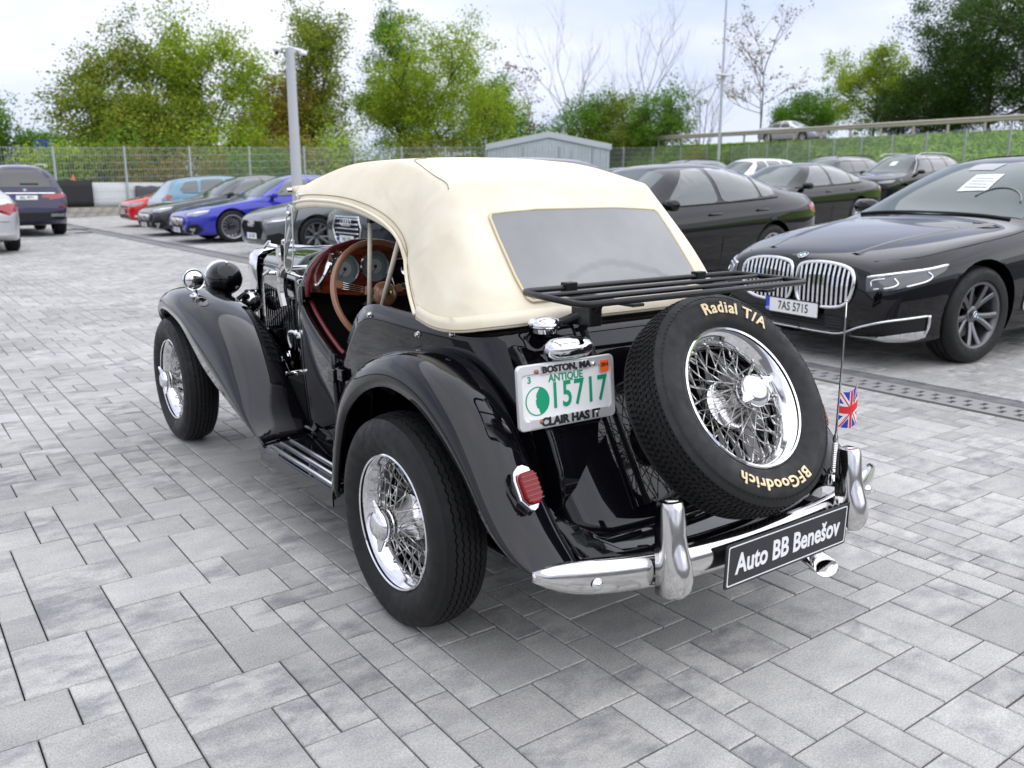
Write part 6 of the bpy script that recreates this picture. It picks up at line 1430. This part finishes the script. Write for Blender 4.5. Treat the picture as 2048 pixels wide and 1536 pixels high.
bx_ = empty('sign_board', (7.2, 56.0, 0), R(-10)); tag(bx_, 'small blue sign board on posts among the trees beyond the fence', 'sign')
mb = MB(); mb.box((0, 0, 3.2), (.95, .08, 1.25)); obj('board', mb, mat('sign_blue', (.03, .075, .22), .5), bx_, bevel=.01)
for s in (-.35, .35): mb = MB(); mb.box((s, .08, 1.9), (.07, .07, 3.8)); obj('post', mb, GALV, bx_)
# lamp and camera poles
def pole(loc, h, r0, r1, label, cams):
    root = empty('lamp_pole', loc); tag(root, label, 'pole'); mb = MB(); mb.lathe([(r0*1.6, 0), (r0*1.6, .03), (r0, .035), (r1, h), (0, h+.01)], 20); obj('shaft', mb, POLE, root, smooth=40)
    if cams:
        mb = MB(); mb.tube([(-.32, -.1, h-.03), (0, 0, h), (.32, .1, h-.03)], .035, 8); obj('bracket_arm', mb, WHITE, root, smooth=40)
        for s in (-1, 1):
            mb = MB(); mb.lathe([(0, .0), (.07, .0), (.09, -.04), (.085, -.07), (.05, -.10), (0, -.11)], 18, Matrix.Translation((s*.34, s*.1, h-.03))); cm_ = obj('camera_dome', mb, WHITE, root, smooth=1)
            mb = MB(); mb.sphere((s*.345, s*.1-.02, h-.13), .045, 12, 8); obj('camera_lens', mb, BLKTXT, cm_, smooth=1)
    else:
        mb = MB(); mb.box((0, 0, h*.58), (1.1, .35, .12)); obj('lamp_head', mb, WHITE, root, bevel=.03)
pole((6.05, 16.7, 0), 4.15, .125, .095, 'tall grey pole with two white camera domes among the parked cars', True)
pole((43.9, 37.5, 0), 14, .11, .05, 'slender grey lamp pole at the far corner of the lot', False)
# metal shed beyond the fence
SHED = mat('shed_cladding', (.46, .51, .56), .5, .1); SROOF = mat('shed_roof', (.48, .45, .42), .7)
sh = empty('metal_shed', (34.8, 43.9, .9)); sh.rotation_euler = (0, 0, R(-36)); tag(sh, 'pale blue-grey corrugated metal shed with a low gable', 'shed')
W_, E_, K_, D_ = 3.95, 2.85, 3.65, 7.0
for k in range(40):
    x = -W_+2*W_*(k+.5)/40; t = K_-.25-(K_-E_)*abs(x)/W_; mb = MB(); mb.box((x, 0, t/2), (2*W_/40-.02, .06+.03*(k % 2), t)); obj('wall_sheet', mb, SHED, sh)
mb = MB(); mb.box((-W_, D_/2, E_/2), (.06, D_, E_)); mb.box((W_, D_/2, E_/2), (.06, D_, E_)); obj('side_wall', mb, SHED, sh)
for s in (-1, 1):
    mb = MB(); mb.add([(0, -.12, K_), (s*(W_+.15), -.12, E_), (s*(W_+.15), D_, E_), (0, D_, K_)], [(0, 1, 2, 3)]); obj('roof_slope', mb, SROOF, sh, solid=.08)
    mb = MB(); mb.add([(0, -.16, K_), (s*(W_+.15), -.16, E_), (s*(W_+.15), -.16, E_-.30), (0, -.16, K_-.30)], [(0, 1, 2, 3)]); obj('verge_board', mb, SHED, sh, solid=.03)
mb = MB(); mb.box((-.9, -.04, 1.3), (.05, .05, 2.6)); mb.box((1.5, -.04, 1.25), (.05, .05, 2.5)); obj('door_post', mb, GALV, sh)
# road bank, road and guard rail
GRASS = mat('bank_grass', (.14, .26, .03), .9); noise_col(GRASS, (.13, .25, .025), (.27, .42, .06), .9, 8, .35, .68)
RX = 46.9
def fence_x(y): return FB[0].x+(FB[1].x-FB[0].x)*(FB[0].y-y)/(FB[0].y-FB[1].y) if y < 38.2 else 46-(y-38.2)*.05
BPROF = [(0, .0), (.12, .05), (.35, .30), (.7, .76), (.92, .97), (1.0, 1.0)]
def bank_z(u, x0, y): 
    zb = gz(x0, y); return zb+(4.02-zb)*interp(BPROF, u)
rows = []
for i in range(64):
    y = 62-i*1.2; x0 = min(fence_x(y)+.7, RX-1.8); row = []
    for k in range(15):
        u = k/14; x = x0+(RX+.3-x0)*u; row.append((x, y, bank_z(u, x0, y)+.06*math.sin(i*.9+k*1.7)*(1 if 1 < k < 13 else .1)))
    rows.append(row)
mb = MB(); mb.grid(rows); bk = obj('road_bank', mb, GRASS, smooth=1); tag(bk, kind='structure')
ASPH = mat('asphalt', (.06, .06, .062), .9)
mb = MB(); mb.add([(RX+.2, -20, 4.04), (RX+9, -20, 4.06), (RX+9, 140, 4.06), (RX+.2, 140, 4.04)], [(0, 1, 2, 3)]); tag(obj('road', mb, ASPH), kind='structure')
mb = MB(); mb.add([(RX+9, -20, 4.05), (RX+110, -20, 4.6), (RX+110, 160, 4.6), (RX+9, 160, 4.05)], [(0, 1, 2, 3)]); tag(obj('far_verge', mb, EARTH), kind='structure')
v, f = [], []; gr = random.Random(8)
for k in range(34000):
    y = gr.uniform(8, 52); x0 = min(fence_x(y)+.7, RX-1.8); u = gr.random(); x = x0+(RX-x0)*u; z = bank_z(u, x0, y)
    an = gr.uniform(0, 6.28); s = gr.uniform(.05, .12); h = gr.uniform(.03, .10); n = len(v); dx, dy = math.cos(an)*s, math.sin(an)*s
    v += [(x-dx, y-dy, z-.03), (x+dx, y+dy, z-.03), (x+gr.uniform(-.1, .1), y+gr.uniform(-.1, .1), z+h)]; f.append((n, n+1, n+2))
me = bpy.data.meshes.new('bank_tufts'); me.from_pydata(v, [], f); me.update(); tag(obj('bank_tufts', me, GRASS), 'short rough grass covering the road bank', 'grass', kind='stuff')
RAIL = mat('weathered_guard_rail', (.42, .38, .32), .55, .3)
gr_ = empty('guard_rail', (RX, 0, 4.0)); tag(gr_, 'weathered steel guard rail along the road on the bank', 'guard rail')
mb = MB(); prof = [(0, .50), (-.05, .54), (-.06, .59), (-.01, .63), (-.01, .67), (-.06, .71), (-.05, .77), (0, .80)]
mb.grid([[(x, -10, z) for x, z in prof], [(x, 80, z) for x, z in prof]]); obj('rail_beam', mb, RAIL, gr_, solid=.012)
for k in range(30):
    mb = MB(); mb.box((.06, 2+k*2.0, .36), (.10, .10, .78)); obj('post', mb, RAIL, gr_)
SRD = sedan('road_saloon', 4.7, 1.82, 1.46, .85, 2.84, .33, tw=.22)
ROADCAR = car('saloon', SRD, SILP, (0, 0, 0), R(-90), 'silver saloon driving on the road above the bank', wheel=('ten', .22, [SILV, SILV]), glassm=TINT)
ROADCAR.location = (50.2, 36.6, 4.06)
# ---------------------------------------------------------------- trees
def leafmat(name, c1, c2):
    m = mat(name, c1, .65, spec=.25); nt = m.node_tree; g = nt.nodes.new('ShaderNodeNewGeometry'); r = nt.nodes.new('ShaderNodeValToRGB')
    r.color_ramp.elements[0].color = (*c1, 1); r.color_ramp.elements[1].color = (*c2, 1); nt.links.new(g.outputs['Random Per Island'], r.inputs['Fac']); nt.links.new(r.outputs['Color'], bsdf(m).inputs['Base Color'])
    b = bsdf(m); o = [n for n in nt.nodes if n.type == 'OUTPUT_MATERIAL'][0]; t = nt.nodes.new('ShaderNodeBsdfTranslucent'); mx = nt.nodes.new('ShaderNodeMixShader'); mx.inputs['Fac'].default_value = .45
    nt.links.new(r.outputs['Color'], t.inputs['Color']); nt.links.new(b.outputs['BSDF'], mx.inputs[1]); nt.links.new(t.outputs['BSDF'], mx.inputs[2]); nt.links.new(mx.outputs['Shader'], o.inputs['Surface']); return m
LG = leafmat('leaf_green', (.055, .15, .012), (.20, .36, .03)); LY = leafmat('leaf_yellow_green', (.15, .27, .018), (.42, .52, .04)); LO = leafmat('leaf_autumn', (.13, .12, .015), (.36, .26, .035)); LD = leafmat('leaf_dark_green', (.03, .08, .014), (.09, .17, .03)); LB = leafmat('leaf_brown', (.16, .06, .02), (.28, .13, .04)); LM = leafmat('leaf_mixed', (.07, .16, .015), (.36, .38, .04))
BARK = mat('tree_bark', (.09, .07, .055), .9); BARKG = mat('pale_bark', (.20, .18, .165), .9)
def tree(loc, H, spread, leaf, seed, label, n_leaf=5200, lsize=.17, bare=False, low=.18, name='broadleaf_tree', bark=None, trunk_r=None, group=None, clump=.75, lean=0., fill=0.):
    rg = random.Random(seed); root = empty(name, loc); tag(root, label, 'tree', group); mb = MB(); tips = []
    def branch(p, d, L, r, dep):
        n = 4; pts = [p]; q = p.copy(); dd = d.copy()
        for i in range(n):
            dd = (dd+Vector((rg.uniform(-1, 1), rg.uniform(-1, 1), rg.uniform(-.5, .8)))*(.16 if dep else .07)).normalized(); q = q+dd*(L/n); pts.append(q.copy())
        rs = [r*(1-.55*i/n) for i in range(n+1)]; mb.tube(pts, rs, 6 if dep < 2 else (4 if dep < 3 else 3), cap=False)
        if dep >= (5 if bare else 3) or r < .008: tips.append(q); return
        if dep >= 2: tips.append(pts[2]); tips.append(q)
        k = rg.randint(3, 5) if dep < 2 else rg.randint(2, 4)
        if bare: k = rg.randint(3, 4) if dep < 4 else 3
        for i in range(k):
            t = rg.uniform(.30 if dep else max(low+.06, .25), 1.0); j = min(n-1, int(t*n)); b = pts[j].lerp(pts[j+1], t*n-j); az = rg.uniform(0, 6.283); tilt = rg.uniform(.35, .95)*(spread/ max(H*.32, .1))*.9
            tilt = min(tilt, 1.25)
            ax = Vector((math.cos(az), math.sin(az), 0)); nd = (dd*math.cos(tilt)+ax*math.sin(tilt)+Vector((0, 0, .22))).normalized()
            branch(b, nd, L*rg.uniform(.48, .72), r*rg.uniform(.42, .58), dep+1)
    stems = 1 if not bare else 2
    tr = trunk_r or H*.016
    for k in range(stems): branch(Vector((k*.3, 0, -.1)), Vector((lean+rg.uniform(-.08, .08), rg.uniform(-.08, .08), 1)).normalized(), H*(.62 if not bare else .66), tr, 0)
    for i in range(4 if not bare else 0):
        az = rg.uniform(0, 6.283); branch(Vector((0, 0, H*rg.uniform(low, .4))), Vector((math.cos(az), math.sin(az), rg.uniform(.3, .9))).normalized(), spread*rg.uniform(.6, .95), tr*.45, 1)
    zs = sorted(t.z for t in tips); rs2 = sorted(math.hypot(t.x, t.y) for t in tips); fz = H*.97/zs[int(len(zs)*.985)]; fr_ = min(1.6, spread/max(.3, rs2[int(len(rs2)*.93)]))
    mb.v = [(x*fr_, y*fr_, z*fz) for x, y, z in mb.v]; tips = [Vector((t.x*fr_, t.y*fr_, t.z*fz)) for t in tips]
    obj('trunk', mb, bark or BARK, root, smooth=1, recalc=False)
    if n_leaf:
        v, f = [], []; cl = [(t+Vector((rg.gauss(0, .25), rg.gauss(0, .25), rg.gauss(0, .25))), rg.uniform(.5, 1.25)) for t in tips]
        for k in range(int(len(tips)*fill)):
            d = Vector((rg.gauss(0, 1), rg.gauss(0, 1), rg.gauss(0, 1))).normalized()*rg.uniform(.35, 1)**.6; zc = H*(low+.96)/2; hz = H*(.96-low)/2
            q = Vector((d.x*spread*rg.uniform(.75, 1.1), d.y*spread*rg.uniform(.75, 1.1), zc+d.z*hz)); cl.append((q, rg.uniform(.55, 1.3)))
        for k in range(n_leaf):
            c, w = cl[rg.randrange(len(cl))]; s_ = clump*w
            p = c+Vector((rg.gauss(0, s_*.42), rg.gauss(0, s_*.42), rg.gauss(0, s_*.34)))
            if p.z < H*low*.5: continue
            a = Vector((rg.gauss(0, 1), rg.gauss(0, 1), rg.gauss(0, .6))).normalized(); b = a.orthogonal().normalized(); b = Quaternion(a, rg.uniform(0, 6.28)) @ b; s1 = lsize*rg.uniform(.55, 1.25); n = len(v)
            v += [p-a*s1*.5, p+b*s1*.30, p+a*s1*.5, p-b*s1*.30]; f.append((n, n+1, n+2, n+3))
        me = bpy.data.meshes.new('crown'); me.from_pydata(v, [], f); me.update(); obj('crown', me, leaf, root)
    return root
def shrub(loc, w_, h_, leaf, seed, label, n_leaf=3400, lsize=.15, group='shrubs along the back fence'):
    rg = random.Random(seed); root = empty('shrub', loc); tag(root, label, 'shrub', group); mb = MB()
    for k in range(9):
        a = rg.uniform(0, 6.28); mb.tube([(0, 0, -.1), (math.cos(a)*w_*.25, math.sin(a)*w_*.25, h_*.4), (math.cos(a)*w_*.4, math.sin(a)*w_*.4, h_*rg.uniform(.6, .95))], [.04, .025, .008], 5, cap=False)
    obj('stems', mb, BARK, root, smooth=1, recalc=False); v, f = [], []
    lob = [(Vector((rg.uniform(-.5, .5)*w_, rg.uniform(-.4, .4)*w_, h_*rg.uniform(.15, .8))), rg.uniform(.25, .5)) for k in range(16)]
    for k in range(n_leaf):
        c, s = lob[rg.randrange(16)]; d = Vector((rg.gauss(0, 1), rg.gauss(0, 1), rg.gauss(0, 1))).normalized(); p = c+d*min(w_, h_)*s*rg.uniform(.5, 1.05)
        if p.z < .02: continue
        a = Vector((rg.gauss(0, 1), rg.gauss(0, 1), rg.gauss(0, .6))).normalized(); b = a.orthogonal().normalized(); s1 = lsize*rg.uniform(.5, 1.2); n = len(v); v += [p-a*s1*.5, p+b*s1*.3, p+a*s1*.5, p-b*s1*.3]; f.append((n, n+1, n+2, n+3))
    me = bpy.data.meshes.new('foliage'); me.from_pydata(v, [], f); me.update(); obj('foliage', me, leaf, root)
def at_px(px, y_or_w):
    # direction of a picture column, walked to a distance along the ground
    a = .6315+math.atan((px-1024)/1747.9); return Vector((-1.8407+math.sin(a)*y_or_w, -2.1669+math.cos(a)*y_or_w, 0))
TREES = [  # picture column, distance, height, spread, leaves, seed, kind, label
 (235, 50, 7.2, 2.6, LM, 1, 'leafy', 'medium olive-green tree behind the white panel'),
 (350, 52, 9.2, 3.0, LM, 2, 'leafy', 'tall tree with yellowing crown above the low olive tree'),
 (465, 51, 9.2, 2.8, LY, 3, 'leafy', 'tall bright green tree between the yellowing tree and the camera pole'),
 (300, 48, 4.6, 2.4, LM, 4, 'leafy', 'low olive tree behind the fence panels'),
 (565, 55, 7.2, 2.6, LO, 5, 'leafy', 'rust-tinged tree partly hidden by the camera pole'),
 (645, 56, 11.4, 2.4, LM, 6, 'leafy', 'tall loose olive-green tree directly behind the camera pole'),
 (810, 66, 12.6, 3.2, LG, 7, 'leafy', 'tall dark green tree behind the bright willow-like tree'),
 (885, 62, 11.0, 4.9, LY, 8, 'leafy', 'broad bright yellow-green tree beside the metal shed'),
 (990, 68, 8.4, 3.2, LG, 9, 'leafy', 'rounded green tree next to the shed roof'),
 (1055, 72, 10.2, 2.2, LB, 10, 'sparse', 'thin reddish-brown tree behind the shed'),
 (1160, 72, 7.8, 2.8, LG, 11, 'leafy', 'bushy green tree directly behind the shed gable'),
 (1235, 72, 7.4, 3.0, LM, 12, 'leafy', 'small olive tree between the shed and the lamp pole'),
 (1315, 70, 7.8, 2.6, LG, 13, 'leafy', 'upright green tree below the bare branches'),
 (1150, 76, 15.6, 4.6, None, 14, 'bare', 'leafless tree with fine spreading twigs above the shed'),
 (1270, 76, 16.2, 4.8, None, 15, 'bare', 'leafless tree with twin stems near the lamp pole'),
 (1385, 76, 14.6, 3.6, None, 16, 'bare', 'dark leafless leaning tree beside the lamp pole'),
 (1500, 82, 12.4, 3.6, LO, 17, 'sparse', 'sparse autumn tree with pale stems behind the guard rail'),
 (1580, 82, 8.4, 3.0, LG, 18, 'leafy', 'small green tree beyond the silver car on the road'),
 (1720, 76, 10.8, 3.8, LY, 19, 'leafy', 'light yellow-green round tree beyond the guard rail'),
 (1830, 74, 9.2, 4.6, LD, 20, 'leafy', 'dark green low tree beyond the guard rail'),
 (1940, 70, 16.5, 6.0, LD, 21, 'leafy', 'biggest dark green tree towering above the guard rail'),
 (2045, 66, 14.6, 6.0, LD, 22, 'leafy', 'large dark tree at the end of the guard rail'),
 (-5, 62, 5.6, 1.8, LG, 23, 'leafy', 'lone green tree far beyond the silver saloon'),
 (115, 62, 3.8, 1.5, LG, 24, 'leafy', 'small pale green tree beyond the navy SUV'),
]
for (px, dist, h_, sp_, lf, sd_, kind, lb) in TREES:
    p = at_px(px, dist); z = .6 if px < 1420 else 3.9
    if kind == 'bare': tree((p.x, p.y, z), h_, sp_, None, sd_, lb, n_leaf=0, bare=True, bark=BARKG, name='bare_tree', trunk_r=.10)
    elif kind == 'sparse': tree((p.x, p.y, z), h_, sp_, lf, sd_, lb, n_leaf=1300, lsize=.22, bark=BARKG, clump=.55, low=.25, trunk_r=.09)
    else: tree((p.x, p.y, z), h_-(z-.6), sp_, lf, sd_, lb, n_leaf=int((10500+1500*h_)*(1.7 if sp_ > 4 else 1)), lsize=.165, clump=.85 if sp_ < 4 else 1.1, low=.06 if px > 1600 else .12, fill=(1.6 if sp_ > 4 else 1.0) if lf is not LM else .75)
rs_ = random.Random(77)
for k in range(26):
    px = 150+k*52; p = at_px(px, 0); a = .6315+math.atan((px-1024)/1747.9)
    yf = 40.5+rs_.uniform(-.6, 2.5); t = (yf+2.1669)/math.cos(a); x = -1.8407+math.sin(a)*t
    if 28 < x < 42: yf += 9; x += 6
    lf = (LY, LG, LM, LG, LO)[k % 5]
    shrub((x, yf, .5), rs_.uniform(2.6, 3.8), rs_.uniform(2.2, 3.6), lf, 100+k, {LY: 'bright yellow-green shrub growing behind the back fence', LG: 'green shrub growing behind the back fence', LM: 'olive shrub growing behind the back fence', LO: 'autumn-coloured shrub growing behind the back fence'}[lf])
SC.render.film_transparent = False
